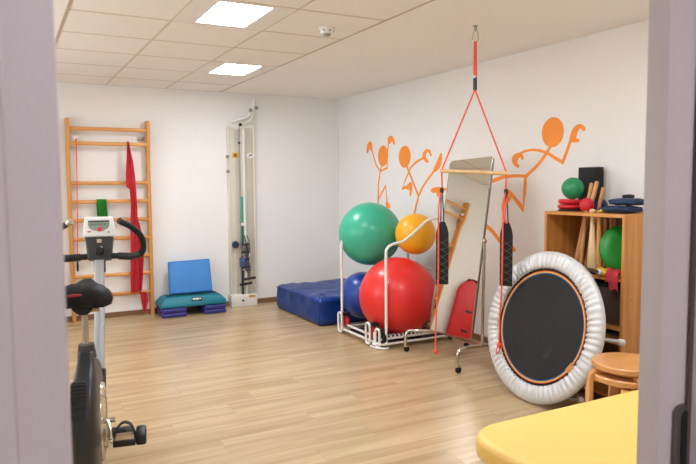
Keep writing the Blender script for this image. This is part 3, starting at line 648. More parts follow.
# ---------------------------------------------------------------- standing mirror
def mirror():
    t = thing('standing_mirror', 'tall tilted mirror on a wheeled chrome stand', 'mirror', (-.58, -3.24, 0))
    cc = Vector((-.589, -3.2545, .9426)); e1 = Vector((.0330, -.9986, .0428)).normalized(); n = Vector((-.98280, -.02460, .18304)).normalized()
    e1 = (e1 - n * e1.dot(n)).normalized(); up = n.cross(e1)
    if up.z < 0: up = -up
    w, hgt = .2589, 1.4224
    M = frame_matrix(cc - up * (hgt / 2), e1, up, n)      # n faces into the room
    g = .020
    poly = [(-w + g, 0), (w - g, 0), (w, g), (w, hgt - g), (w - g, hgt), (-w + g, hgt), (-w, hgt - g), (-w, g)]
    B().prism([(u * .995, .003 + v * .996) for u, v in poly], -.022, -.004, lambda u, v, d: M @ Vector((u, v, d))).build('backing_board', PALEW, t, bevel=.002)
    B().prism(poly, -.004, .0, lambda u, v, d: M @ Vector((u, v, d))).build('glass', mat('mirror_glass', (226, 224, 214), .015, 1.0, var=0), t, smooth=False)
    for s in (-1, 1): B().box(s * w - .004, s * w + .004, g, hgt - g, -.016, .003, M).build('edge_strip', STEEL, t, bevel=.001, seg=1)
    ch = CHROME
    for y, yp in ((-2.80, -2.945), (-3.515, -3.535)):
        foot = [(-.815, y, .055), (-.815, y, .10), (-.805, y, .155), (-.775, y, .182), (-.72, y * .5 + yp * .5, .190), (-.60, yp, .190), (-.45, yp, .188), (-.33, yp, .182), (-.295, yp, .155), (-.285, yp, .10), (-.285, yp, .055)]
        B().tube(smooth_path(foot, 5), .0135, 12).build('foot', ch, t)
        for x, yy in ((-.815, y), (-.285, yp)):
            B().lathe([(0, -.011), (.022, -.011), (.026, -.004), (.026, .004), (.022, .011), (0, .011)], 18, Matrix.Translation((x + .012, yy, .026)) @ Matrix.Rotation(PI / 2, 4, 'X')).build('wheel', RUBBER, t)
            B().box(x - .006, x + .018, yy - .016, yy + .016, .045, .060).build('caster_fork', ch, t, bevel=.003)
        B().tube([(-.588, yp, .19), (-.575, yp, 1.02)], .0115, 12).build('post', ch, t)
        B().lathe([(0, -.012), (.013, -.012), (.013, .006), (.008, .010), (0, .010)], 14, Matrix.Translation((-.575, yp, 1.0)) @ Matrix.Rotation(PI / 2 * (1 if y > -3 else -1), 4, 'X')).build('pivot_knob', CHROME, t)
    B().tube([(-.60, -2.945, .19), (-.60, -3.535, .19)], .012, 12).build('cross_bar', mat('brown_tube', (150, 112, 90), .35, .6), t)
mirror()

# ---------------------------------------------------------------- sling trainer
def sling():
    hx, hy = -.922, -3.832
    t = thing('sling_trainer', 'orange red rope sling trainer with wooden bar and black loops hanging from the ceiling', 'sling trainer', (hx, hy, H))
    A = Vector((-1.094, -3.690, 1.531)); Z = Vector((-.763, -3.977, 1.509)); d = (Z - A).normalized()
    B().lathe([(0, 0), (.018, 0), (.018, .004), (.006, .007), (.006, .012), (0, .012)], 14, Matrix.Translation((hx, hy, H)) @ Matrix.Rotation(PI, 4, 'X')).build('ceiling_hook', STEEL, t)
    B().tube([(hx, hy + .012 * math.sin(a), H - .022 - .012 * math.cos(a)) for a in [k * PI / 8 for k in range(16)]], .0035, 8, True).build('eye_ring', STEEL, t)
    car = [(hx + d.x * u, hy + d.y * u, z) for u, z in ((0, 2.487), (.011, 2.478), (.019, 2.435), (.017, 2.412), (0, 2.402), (-.017, 2.412), (-.019, 2.435), (-.011, 2.478))]
    B().tube(smooth_path(car, 4, True), .0042, 8, True).build('carabiner', CHROME, t)
    for s in (-1, 1): B().tube([(hx + s * d.x * .004, hy + s * d.y * .004, 2.41), (hx + s * d.x * .006, hy + s * d.y * .006, 2.2), (hx + s * d.x * .005, hy + s * d.y * .005, 2.08)], .007, 8).build('rope', ORROPE, t)
    B().tube([(hx, hy, 2.165), (hx, hy, 2.082)], .013, 10).build('rope_clamp', BLACK, t)
    B().ball((hx - .006, hy, 2.170), .012, u=12, v=8).build('clamp_bead', WHITEP, t)
    bar = B().tube([A - d * .014, A, Z, Z + d * .014], .0135, 14).build('wooden_bar', wood('bar_wood', (214, 172, 118), (230, 194, 144), axis=0, rough=.5, scale=8), t)
    for E, s in ((A, -1), (Z, 1)):
        E = E.copy(); x, y = E.x, E.y
        B().tube([(hx, hy, 2.085), E + Vector((0, 0, .01)), E - Vector((0, 0, .02)), (x - .003 * s, y, 1.40)], .0055, 8).build('rope', ORROPE, t)
        zt = 1.395 if s < 0 else 1.385
        B().lathe([(0, -.022), (.012, -.018), (.015, 0), (.012, .018), (0, .022)], 12, Matrix.Translation((x, y, zt))).build('toggle', BLACK, t)
        # thin strap to the padded sleeve: two strands
        for q in (-1, 1): B().tube([(x + d.x * .004 * q, y + d.y * .004 * q, zt - .01), (x + d.x * (.006 + .012 * q), y + d.y * (.006 + .012 * q), 1.15)], .0045, 8).build('strap', mat('grey_strap', (74, 74, 74), .8), t)
        Ms = frame_matrix((x + d.x * .006, y + d.y * .006, .735), tuple(d), (-d.y, d.x, 0), (0, 0, 1))
        for off in (-.016, .014):
            poly = [(-.043, .0), (.043, 0), (.043, .36), (.034, .40), (.018, .44), (-.018, .44), (-.034, .40), (-.043, .36)]
            B().prism(poly, off - .009, off + .009, lambda u, v, w: Ms @ Vector((u, w, v))).build('padded_sleeve', mat('black_webbing', (24, 24, 26), .75, bump=.3, bscale=300), t, bevel=.006)
        net = B()
        for off in (-.0262,):
            for k in range(6):
                z0 = .02 + k * .05
                for a, b in (((-.040, z0), (.040, z0 + .05)), ((.040, z0), (-.040, z0 + .05))):
                    net.tube([Ms @ Vector((a[0], off, a[1])), Ms @ Vector((b[0], off, b[1]))], .0011, 4)
        net.build('mesh_pocket', mat('mesh_grey', (112, 112, 112), .8), t, smooth=False)
        # rope end hanging below
        fx = -Vector((-d.y, d.x, 0)) * .034
        fx = Vector((x, y, 0)) - Vector((-d.y, d.x, 0)) * .036 - d * .018
        if s < 0: path = [(x, y, 1.40), (fx.x, fx.y, 1.25), (fx.x, fx.y, .78), (fx.x - .018, fx.y, .5), (fx.x - .026, fx.y - .005, .262)]
        else: path = [(x, y, 1.40), (fx.x, fx.y, 1.25), (fx.x - .004, fx.y, .78), (fx.x - .02, fx.y, .5), (fx.x - .026, fx.y - .005, .33)]
        B().tube(smooth_path(path, 5), .0058, 8).build('rope_end', ORROPE, t)
        e = Vector(path[-1])
        B().ball(e, .020, (1, 1, .75), 12, 8).ball(e + Vector((.012, 0, -.014)), .013, u=10, v=8).build('knot', ORROPE, t)
        if s > 0:
            B().tube(smooth_path([e, e + Vector((-.02, 0, -.02)), e + Vector((-.025, 0, -.055)), e + Vector((.0, 0, -.045)), e + Vector((.004, 0, -.01))], 4), .005, 8).build('rope_loop', ORROPE, t)
            B().tube(smooth_path([(x - .012, y - .03, 1.34), (x - .035, y - .03, 1.28), (x - .038, y - .03, 1.22), (x - .018, y - .03, 1.17)], 4), .007, 8).build('rope_bight', ORROPE, t)
sling()

# ---------------------------------------------------------------- trampoline
def trampoline():
    tl = .2278; c = Vector((-.712, -4.2625, .500)); R = .502
    n = Vector((-math.cos(tl), 0, math.sin(tl))); e2 = Vector((math.sin(tl), 0, math.cos(tl))); e1 = Vector((0, -1, 0))   # e1 towards the doorway
    t = thing('mini_trampoline', 'round mini trampoline with silver pleated edge pad leaning against the shelf', 'trampoline', (-.82, -4.2625, 0))
    M = frame_matrix(c, e1, e2, n)
    # pleated pad
    N, K = 288, 10; prof = [(.386, .000), (.390, .010), (.402, .018), (.422, .022), (.448, .022), (.474, .018), (.494, .008), (.502, -.006), (.500, -.022), (.490, -.034), (.470, -.038)]
    b = B(); rings = []; random.seed(3)
    ph = [random.uniform(-.25, .25) for _ in range(73)]; am = [random.uniform(.6, 1.3) for _ in range(73)]
    for i in range(N):
        a = 2 * PI * i / N; k = i / N * 72; j = int(k) % 72; f = k - int(k)
        p_ = ph[j] * (1 - f) + ph[(j + 1) % 72] * f; q_ = am[j] * (1 - f) + am[(j + 1) % 72] * f
        w = (1 - 2.0 * abs(math.cos(PI * (k + p_))) ** 3) * q_
        ring = []
        for m_, (r, z) in enumerate(prof):
            u = m_ / (len(prof) - 1)
            s = math.exp(-((u - .22) / .26) ** 2) + .12 * math.exp(-((u - .75) / .15) ** 2)
            ring.append(b.bm.verts.new(M @ Vector((math.cos(a) * (r + w * .0012), math.sin(a) * (r + w * .0012), z + .0085 * w * s))))
        rings.append(ring)
    for i in range(N):
        A_, C_ = rings[i], rings[(i + 1) % N]
        for m_ in range(len(prof) - 1): b.bm.faces.new((A_[m_], C_[m_], C_[m_ + 1], A_[m_ + 1]))
    pad = b.build('edge_pad', mat('silver_vinyl', (212, 212, 211), .38, .15, var=.03, vscale=10), t, ang=80)
    B().tube([M @ Vector((math.cos(a) * .395, math.sin(a) * .395, .004)) for a in [k * 2 * PI / 96 for k in range(96)]], .006, 6, True).build('pad_hem', mat('black_hem', (30, 30, 32), .7), pad)
    # jumping mat and coloured edging
    B().lathe([(0, -.012), (.362, -.012), (.362, -.006), (0, -.006)], 96, M).build('jumping_mat', mat('mat_black', (26, 27, 28), .75, var=.18, vscale=5, bump=.1, bscale=300), t, ang=60)
    for r0, r1, z, col, nm in ((.349, .357, -.004, (40, 80, 132), 'blue_edging'), (.357, .364, -.003, (226, 188, 84), 'yellow_edging'), (.364, .371, -.002, (214, 96, 44), 'orange_edging')):
        B().lathe([(r0, z - .004), (r1, z - .004), (r1, z), (r0, z)], 96, M, close=True).build(nm, mat(nm, col, .7), t, ang=60)
    B().lathe([(.371, -.030), (.396, -.030), (.396, -.010), (.371, -.010)], 96, M, close=True).build('elastic_band', RUBBER, t)
    B().tube([M @ Vector((math.cos(a) * .480, math.sin(a) * .480, -.022)) for a in [k * 2 * PI / 72 for k in range(72)]], .0165, 10, True).build('frame_ring', STEEL, t)
    a0 = math.radians(-34)
    B().box(-.020, .018, -.034, .030, -.005, .002, M @ Matrix.Rotation(a0, 4, 'Z') @ Matrix.Translation((.368, 0, 0))).build('tan_patch', mat('tan_tape', (192, 132, 76), .7), t, bevel=.002)
    B().prism([(.05, -.19), (.09, -.155), (.135, -.10), (.125, -.165), (.10, -.20)], -.006, -.0052, lambda u, v, w: M @ Vector((u, v, w))).build('worn_mark', mat('mat_worn', (42, 43, 45), .8), t, smooth=False)
    for k in range(6):
        a = math.radians(2 + 60 * k); cx, cy = math.cos(a) * .478, math.sin(a) * .478
        L = .205
        lg = B().tube([M @ Vector((cx, cy, -.02)), M @ Vector((cx, cy, -L))], .0125, 12).build('leg', STEEL if k else SILVER, t)
        B().lathe([(0, -L - .012), (.018, -L - .012), (.020, -L), (.020, -L + .022), (.014, -L + .03), (0, -L + .03)], 14, M @ Matrix.Translation((cx, cy, 0))).build('rubber_foot', WHITEP, lg)
trampoline()

# ---------------------------------------------------------------- shelf and contents
SX, SY0, SY1, SZ = -.40, -4.655, -3.975, 1.243     # front plane, near side, far side, top
def shelf():
    t = thing('shelf_unit', 'open beech shelf unit with gym equipment against the right wall', 'shelf', (-.2, -4.315, 0))
    th = .020
    B().box(SX, -.012, SY1 - th, SY1, 0, SZ - .022).build('side_panel', SHELFW, t, bevel=.0015, seg=1)
    B().box(SX - .004, -.012, SY0, SY0 + th, 0, SZ + .004).build('side_panel', SHELFW, t, bevel=.0015, seg=1)
    B().box(-.018, -.006, SY0 + th, SY1 - th, .02, SZ - .022).build('back_panel', SHELFBACK, t, smooth=False)
    # top: front rail and boards around an open slot for long sticks
    zt = SZ - .022
    B().box(SX, SX + .05, SY0 + th, SY1, zt, SZ).build('top_front_rail', SHELFWY, t, bevel=.0015, seg=1)
    xm = SX + .05
    for q in ((xm, -.012, -4.15, SY1), (xm, -.012, SY0 + th, -4.415), (xm, -.308, -4.31, -4.15), (-.308, -.27, -4.415, -4.15), (-.27, -.18, -4.415, -4.36), (-.18, -.012, -4.415, -4.15)):
        B().box(*q, zt, SZ).build('top_board', SHELFWY, t, smooth=False)
    for z in (.835, .52, .43, .07): B().box(SX + .004, -.018, SY0 + th, SY1 - th, z - .02, z).build('shelf_board', SHELFWY, t, bevel=.0015, seg=1)
    B().lathe([(0, 0), (.004, 0), (.004, .002), (0, .002)], 8, Matrix.Translation((-.33, SY0 - .0, .70)) @ Matrix.Rotation(PI / 2, 4, 'X')).build('screw', DGREY, t)
shelf()
def stick(p0, p1, r, m, label, name='wooden_stick', cat='stick', group='wooden sticks in the shelf', prof=None):
    p0, p1 = Vector(p0), Vector(p1)
    o = thing(name, label, cat, p0, group)
    L = (p1 - p0).length
    if prof:
        q = (p1 - p0).normalized().to_track_quat('Z', 'Y').to_matrix().to_4x4()
        B().lathe([(rr, z * L) for rr, z in prof], 18, Matrix.Translation(p0) @ q).build('shaft', m, o)
    else:
        B().tube([p0, p0.lerp(p1, .004), p0.lerp(p1, .5), p0.lerp(p1, .99), p1], [r * .8, r, r, r, r * .7], 12).build('shaft', m, o)
    return o
ST = 'wooden stick leaning in the shelf, its end sticking out above the top'
stick((-.20, -4.080, .856), (-.20, -4.214, 1.440), .013, STICKW, 'leaning wooden stick poking out of the shelf top, closest to the black foam block')
stick((-.235, -4.120, .856), (-.235, -4.290, 1.452), .014, STICKW, 'tallest leaning wooden stick poking out of the shelf top, between two others')
stick((-.205, -4.180, .856), (-.205, -4.318, 1.412), .013, STICKW, 'leaning wooden stick poking out of the shelf top, closest to the navy sandbags')
SI = 'short wooden stick standing upright inside the shelf'
for x, y, dy, h in ((-.10, -4.20, -.02, .34), (-.26, -4.185, -.035, .35), (-.12, -4.27, .0, .35), (-.24, -4.315, -.02, .35), (-.10, -4.35, .02, .36), (-.20, -4.40, .015, .36), (-.08, -4.45, -.01, .36), (-.14, -4.47, .02, .35), (-.05, -4.60, .0, .36)):
    stick((x, y, .853), (x, y + dy, .852 + h), .013, STICKW, SI)
stick((-.325, -4.345, .842), (-.325, -4.335, 1.268), .02, PALEW, 'pale wooden club with a round knob hanging through the shelf top', 'wooden_club', 'club', None,
      prof=[(0, 0), (.020, .004), (.031, .03), (.034, .12), (.032, .28), (.024, .50), (.016, .70), (.013, .90), (.013, .92), (.020, .945), (.022, .97), (.016, .995), (0, 1)])
stick((-.325, -4.400, .850), (-.325, -4.388, 1.262), .02, wood('tan_wood', (196, 132, 70), (214, 152, 88), rough=.5), 'tan wooden club with a knob hanging beside the pale club', 'wooden_club', 'club', None,
      prof=[(0, 0), (.014, .004), (.017, .03), (.018, .3), (.014, .7), (.011, .92), (.016, .945), (.018, .97), (.012, .995), (0, 1)])
def shelf_top():
    # black slab
    o = B().box(-.115, -.03, -4.170, -4.014, SZ + .001, 1.553).build('foam_block', mat('black_foam', (34, 35, 36), .85, bump=.3, bscale=200), bevel=.006)
    tag(o, 'upright black foam block standing on the shelf by the wall', 'foam block')
    RED = mat('red_cushion', (214, 32, 38), .4, var=.04)
    for z, s in ((SZ + .0125, 0), (SZ + .048, 1)):
        M = Matrix.Translation((-.215, -4.045 - .004 * s, z)) @ Matrix.Rotation(math.radians(2 * s), 4, 'Y')
        o = B().lathe([(0, .004), (.05, .002), (.075, .0), (.088, .006), (.094, .018), (.088, .029), (.075, .034), (.05, .031), (0, .029)], 36, M).build('balance_disc', RED, ang=70)
        tag(o, ['lower flat red balance disc under another on the shelf', 'upper flat red balance disc carrying the small green ball'][s], 'balance disc', 'red balance discs')
        B().lathe([(0, .029), (.008, .029), (.008, .031), (0, .032)], 10, M @ Matrix.Translation((.06, 0, .0025))).build('valve_plug', BLACK, o)
    o = B().lathe([(0, 0), (.10, 0), (.105, .004), (.10, .010), (0, .011)], 30, Matrix.Translation((-.235, -4.085, SZ + .001))).build('rubber_mat', RUBBER)
    tag(o, 'thin black rubber pad beneath the red balance discs', 'pad')
    vball('small_ball', (-.235, -4.078, 1.403), .078, (24, 146, 92), 'small green ball resting on the red balance discs', group='small balls on the shelf', plugdir=(.5, .5, .5))
    vball('small_ball', (-.300, -4.265, SZ + .0480), .048, (214, 34, 44), 'small red spiky ball on the shelf front rail', group='small balls on the shelf', rough=.5)
    nb = bpy.data.objects[-1] if False else None
    vball('small_ball', (-.140, -4.248, SZ + .0425), .042, (18, 40, 104), 'small dark blue ball behind the red ball on the shelf', group='small balls on the shelf', rough=.45)
    NAVY = mat('navy_cloth', (38, 58, 92), .75, var=.12, vscale=14, bump=.3, bscale=60)
    def sack(cx, cy, cz, sx, sy, sz, seed, label, m=NAVY):
        b = B(); bmesh.ops.create_uvsphere(b.bm, u_segments=40, v_segments=20, radius=1)
        for v in b.bm.verts:
            p = v.co.copy(); q = Vector((math.copysign(abs(p.x) ** .7, p.x), math.copysign(abs(p.y) ** .7, p.y), math.copysign(abs(p.z) ** .8, p.z)))
            k = 1 + .20 * mnoise.noise(p * 2.2 + Vector((seed, 0, 0)))
            v.co = Vector((cx + q.x * sx * k, cy + q.y * sy * k, cz + q.z * sz * (1 + .25 * mnoise.noise(p * 3 + Vector((0, seed, 0))))))
            v.co.z = max(v.co.z, SZ + .0015)
        o = tag(b.build('sand_bag', m, ang=80), label, 'sandbag', 'navy sandbags on the shelf')
        return o
    sack(-.23, -4.485, SZ + .024, .105, .130, .024, 1, 'lower navy blue sandbag lying on the shelf top')
    sack(-.20, -4.515, SZ + .074, .095, .118, .022, 5, 'upper navy blue sandbag lying across another one')
    o = B().lathe([(0, 0), (.035, 0), (.040, .01), (.034, .022), (0, .026)], 20, Matrix.Translation((-.17, -4.49, SZ + .097))).build('rubber_puck', BLACK); tag(o, 'small black rubber puck on top of the navy sandbags', 'puck')
    o = B().ball((-.32, -4.402, SZ + .014), .013, u=14, v=10).build('marble_ball', mat('lime_ball', (206, 214, 60), .4)); tag(o, 'tiny lime yellow ball beside the navy sandbags', 'ball')
    M = Matrix.Translation((-.075, -4.628, SZ + .070)) @ Matrix.Rotation(PI / 2, 4, 'X')
    o = B().lathe([(.045, -.012), (.065, -.012), (.068, 0), (.065, .012), (.045, .012), (.042, 0)], 28, M, close=True).build('rubber_ring', RUBBER); tag(o, 'upright black rubber ring at the near end of the shelf top', 'ring')
shelf_top()
def spikes():
    for o in list(bpy.data.objects):
        if o.get('label') in ('small red spiky ball on the shelf front rail', 'small dark blue ball behind the red ball on the shelf'):
            c = Vector(o.location); r = .048 if 'red' in o['label'].split()[1] else .042; c.z += r
            b = B(); m = o.children[0].data.materials[0]
            for i in range(90):
                z = 1 - 2 * (i + .5) / 90; a = i * 2.39996; q = math.sqrt(1 - z * z); nn = Vector((q * math.cos(a), q * math.sin(a), z))
                if nn.z < -.93: continue
                b.ball(c + nn * r, .0028, u=6, v=4)
            s = b.build('nubs', m, o)
spikes()
def shelf_inside():
    # standing green disc cushion
    nn = Vector((-.52, -.80, .28)).normalized()
    M = Matrix.Translation((-.225, -4.522, 1.003)) @ nn.to_track_quat('Z', 'Y').to_matrix().to_4x4()
    o = B().lathe([(0, -.034), (.10, -.036), (.145, -.030), (.166, -.012), (.168, 0), (.166, .012), (.145, .030), (.10, .036), (0, .034)], 40, M).build('balance_cushion', mat('green_cushion', (22, 136, 40), .4, var=.05), ang=70)
    tag(o, 'large green round balance cushion standing in the shelf', 'balance cushion')
    B().lathe([(0, .033), (.012, .035), (.010, .040), (0, .041)], 12, M).build('valve_plug', BLACK, o)
    for (x, y), lab in (((-.362, -4.440), 'small yellow dumbbell lying on the shelf before the clubs'), ((-.372, -4.490), 'small yellow dumbbell lying below the green cushion')):
        d = thing('dumbbell', lab, 'dumbbell', (x, y, .836), 'yellow dumbbells')
        m = mat('yellow_rubber', (232, 196, 36), .5)
        for q in (-.03, .03):
            B().ball((x + q * .75, y + q * .3, .862), .0245, u=14, v=10).build('head', m, d)
        B().tube([(x - .022, y - .009, .862), (x + .022, y + .009, .862)], .009, 8).build('handle', m, d)
    o = B().tube(smooth_path([(-.375, -4.24, .848), (-.36, -4.28, .848), (-.375, -4.33, .848), (-.372, -4.38, .848), (-.375, -4.43, .848)], 6), .012, 8).build('rubber_tube', RUBBER)
    tag(o, 'black rubber tube curled on the shelf board', 'tube')
    # coral cloth hanging over the board
    b = B()
    def fn(u, v):
        y = -4.528 - .103 * u; L = v * .20
        if L < .10: x, z = -.345 - L * .70, .848 + .03 * math.sin(L * 30) * (1 - u * .3)
        else: x, z = -.418 - .006 * math.sin(u * 14), .85 - (L - .10) * (1.0 if u > .25 else .6)
        return (x, y, z + .010 * math.sin(u * 11 + v * 6) + .012)
    b.grid(18, 20, fn); b.thicken(.004)
    tag(b.build('coral_cloth', mat('coral_cloth', (232, 84, 92), .8, var=.1, vscale=20), ang=80), 'crumpled coral pink cloth hanging over the shelf board', 'cloth')
    # dark storage bins below
    GB = mat('smoke_bin', (84, 70, 62), .35, var=.15, vscale=4)
    for y0, y1, lab in ((-4.62, -4.36, 'dark translucent storage box on the middle shelf, towards the doorway'), (-4.34, -4.02, 'dark translucent storage box on the middle shelf, behind the trampoline')):
        d = thing('storage_box', lab, 'storage box', (-.2, (y0 + y1) / 2, .522), 'dark storage boxes')
        B().box(-.36, -.03, y0, y1, .522, .77).build('bin', GB, d, bevel=.012)
        B().box(-.37, -.025, y0 - .004, y1 + .004, .765, .785).build('lid', BLACK, d, bevel=.005)
    o = B().box(-.375, -.05, -4.60, -4.05, .432, .462).build('wooden_board', SHELFWY, bevel=.004); tag(o, 'flat wooden board stored on the low shelf', 'board')
    for y0, lab in ((-4.58, 'black strap coiled on the low shelf board'),):
        o = B().tube(smooth_path([(-.39, -4.62, .452 + .02), (-.385, -4.55, .475), (-.38, -4.48, .470), (-.34, -4.42, .470), (-.30, -4.50, .470)], 5), .008, 8).build('strap', RUBBER); tag(o, lab, 'strap')
shelf_inside()

# ---------------------------------------------------------------- stools
def stool(cx, cy, zb, zt, rot, rleg, label):
    t = thing('stool', label, 'stool', (cx, cy, zb), 'stacked bentwood stools')
    M = Matrix.Translation((cx, cy, zt))
    B().lathe([(0, -.034), (.182, -.034), (.188, -.029), (.189, -.006), (.184, 0), (0, 0)], 48, M).build('seat', STOOLW, t)
    for k in range(4):
        a = rot + k * PI / 2; ca, sa = math.cos(a), math.sin(a)
        z1 = zt - .052
        pts = [(.07, z1), (rleg - .045, z1), (rleg - .022, z1 - .006), (rleg - .007, z1 - .020), (rleg, z1 - .045), (rleg, (zb + z1) / 2), (rleg, zb)]
        B().tube([(cx + r * ca, cy + r * sa, z) for r, z in pts], 1, flat=(.012, .024), up=(0, 0, 1)).build('leg', STOOLW, t, bevel=.003)
    B().lathe([(.10, -.056), (.125, -.056), (.125, -.037), (.10, -.037)], 36, M, close=True).build('seat_ring', STOOLW, t)
stool(-.826, -5.037, .066, .470, math.radians(150), .204, 'upper bentwood stool stacked on another one beside the shelf')
stool(-.826, -5.037, .0, .404, math.radians(126), .204, 'lower bentwood stool under another one beside the shelf')

# ---------------------------------------------------------------- yellow treatment couch
def couch():
    x0, x1, y0, y1, zt = -2.445, -.55, -6.33, -5.628, .600
    t = thing('treatment_couch', 'padded yellow treatment couch beside the doorway', 'treatment couch', ((x0 + x1) / 2, (y0 + y1) / 2, 0))
    r = .15
    poly = []
    for cx, cy, a0 in ((x1 - r, y1 - r, 0), (x0 + r, y1 - r, PI / 2), (x0 + r, y0 + r, PI), (x1 - r, y0 + r, 1.5 * PI)):
        poly += [(cx + r * math.cos(a0 + k * PI / 20), cy + r * math.sin(a0 + k * PI / 20)) for k in range(11)]
    def inset(d):
        out = []
        for (u, v) in poly:
            cx = min(max(u, x0 + r), x1 - r); cy = min(max(v, y0 + r), y1 - r); q = Vector((u - cx, v - cy)); q = q * ((q.length - d) / q.length)
            out.append((cx + q.x, cy + q.y))
        return out
    b = B(); R = []
    for z, d in ((zt - .075, .012), (zt - .068, .003), (zt - .055, 0), (zt - .026, 0), (zt - .013, .005), (zt - .004, .016), (zt, .034), (zt + .002, .10)):
        R.append([b.bm.verts.new((u, v, z)) for u, v in inset(d)])
    for a, c in zip(R, R[1:]):
        m = len(a)
        for j in range(m): b.bm.faces.new((a[j], a[(j + 1) % m], c[(j + 1) % m], c[j]))
    b.bm.faces.new(R[0][::-1]); b.bm.faces.new(R[-1])
    b.build('pad', YELLOWV, t, ang=50)
    B().box(x0 + .10, x1 - .10, y0 + .08, y1 - .08, zt - .10, zt - .075).build('base_board', PALEW, t, bevel=.003)
    B().box(x0 + .14, x1 - .14, y0 + .12, y0 + .16, zt - .15, zt - .10).build('frame_rail', WHITEM, t, bevel=.004)
    B().box(x0 + .14, x1 - .14, y1 - .16, y1 - .12, zt - .15, zt - .10).build('frame_rail', WHITEM, t, bevel=.004)
    for x in (x0 + .2, x1 - .2):
        for y in (y0 + .14, y1 - .14):
            B().box(x - .022, x + .022, y - .022, y + .022, .012, zt - .10).build('leg', WHITEM, t, bevel=.004)
            B().lathe([(0, 0), (.03, 0), (.03, .008), (.02, .014), (0, .014)], 14, Matrix.Translation((x, y, 0))).build('rubber_foot', RUBBER, t)
couch()

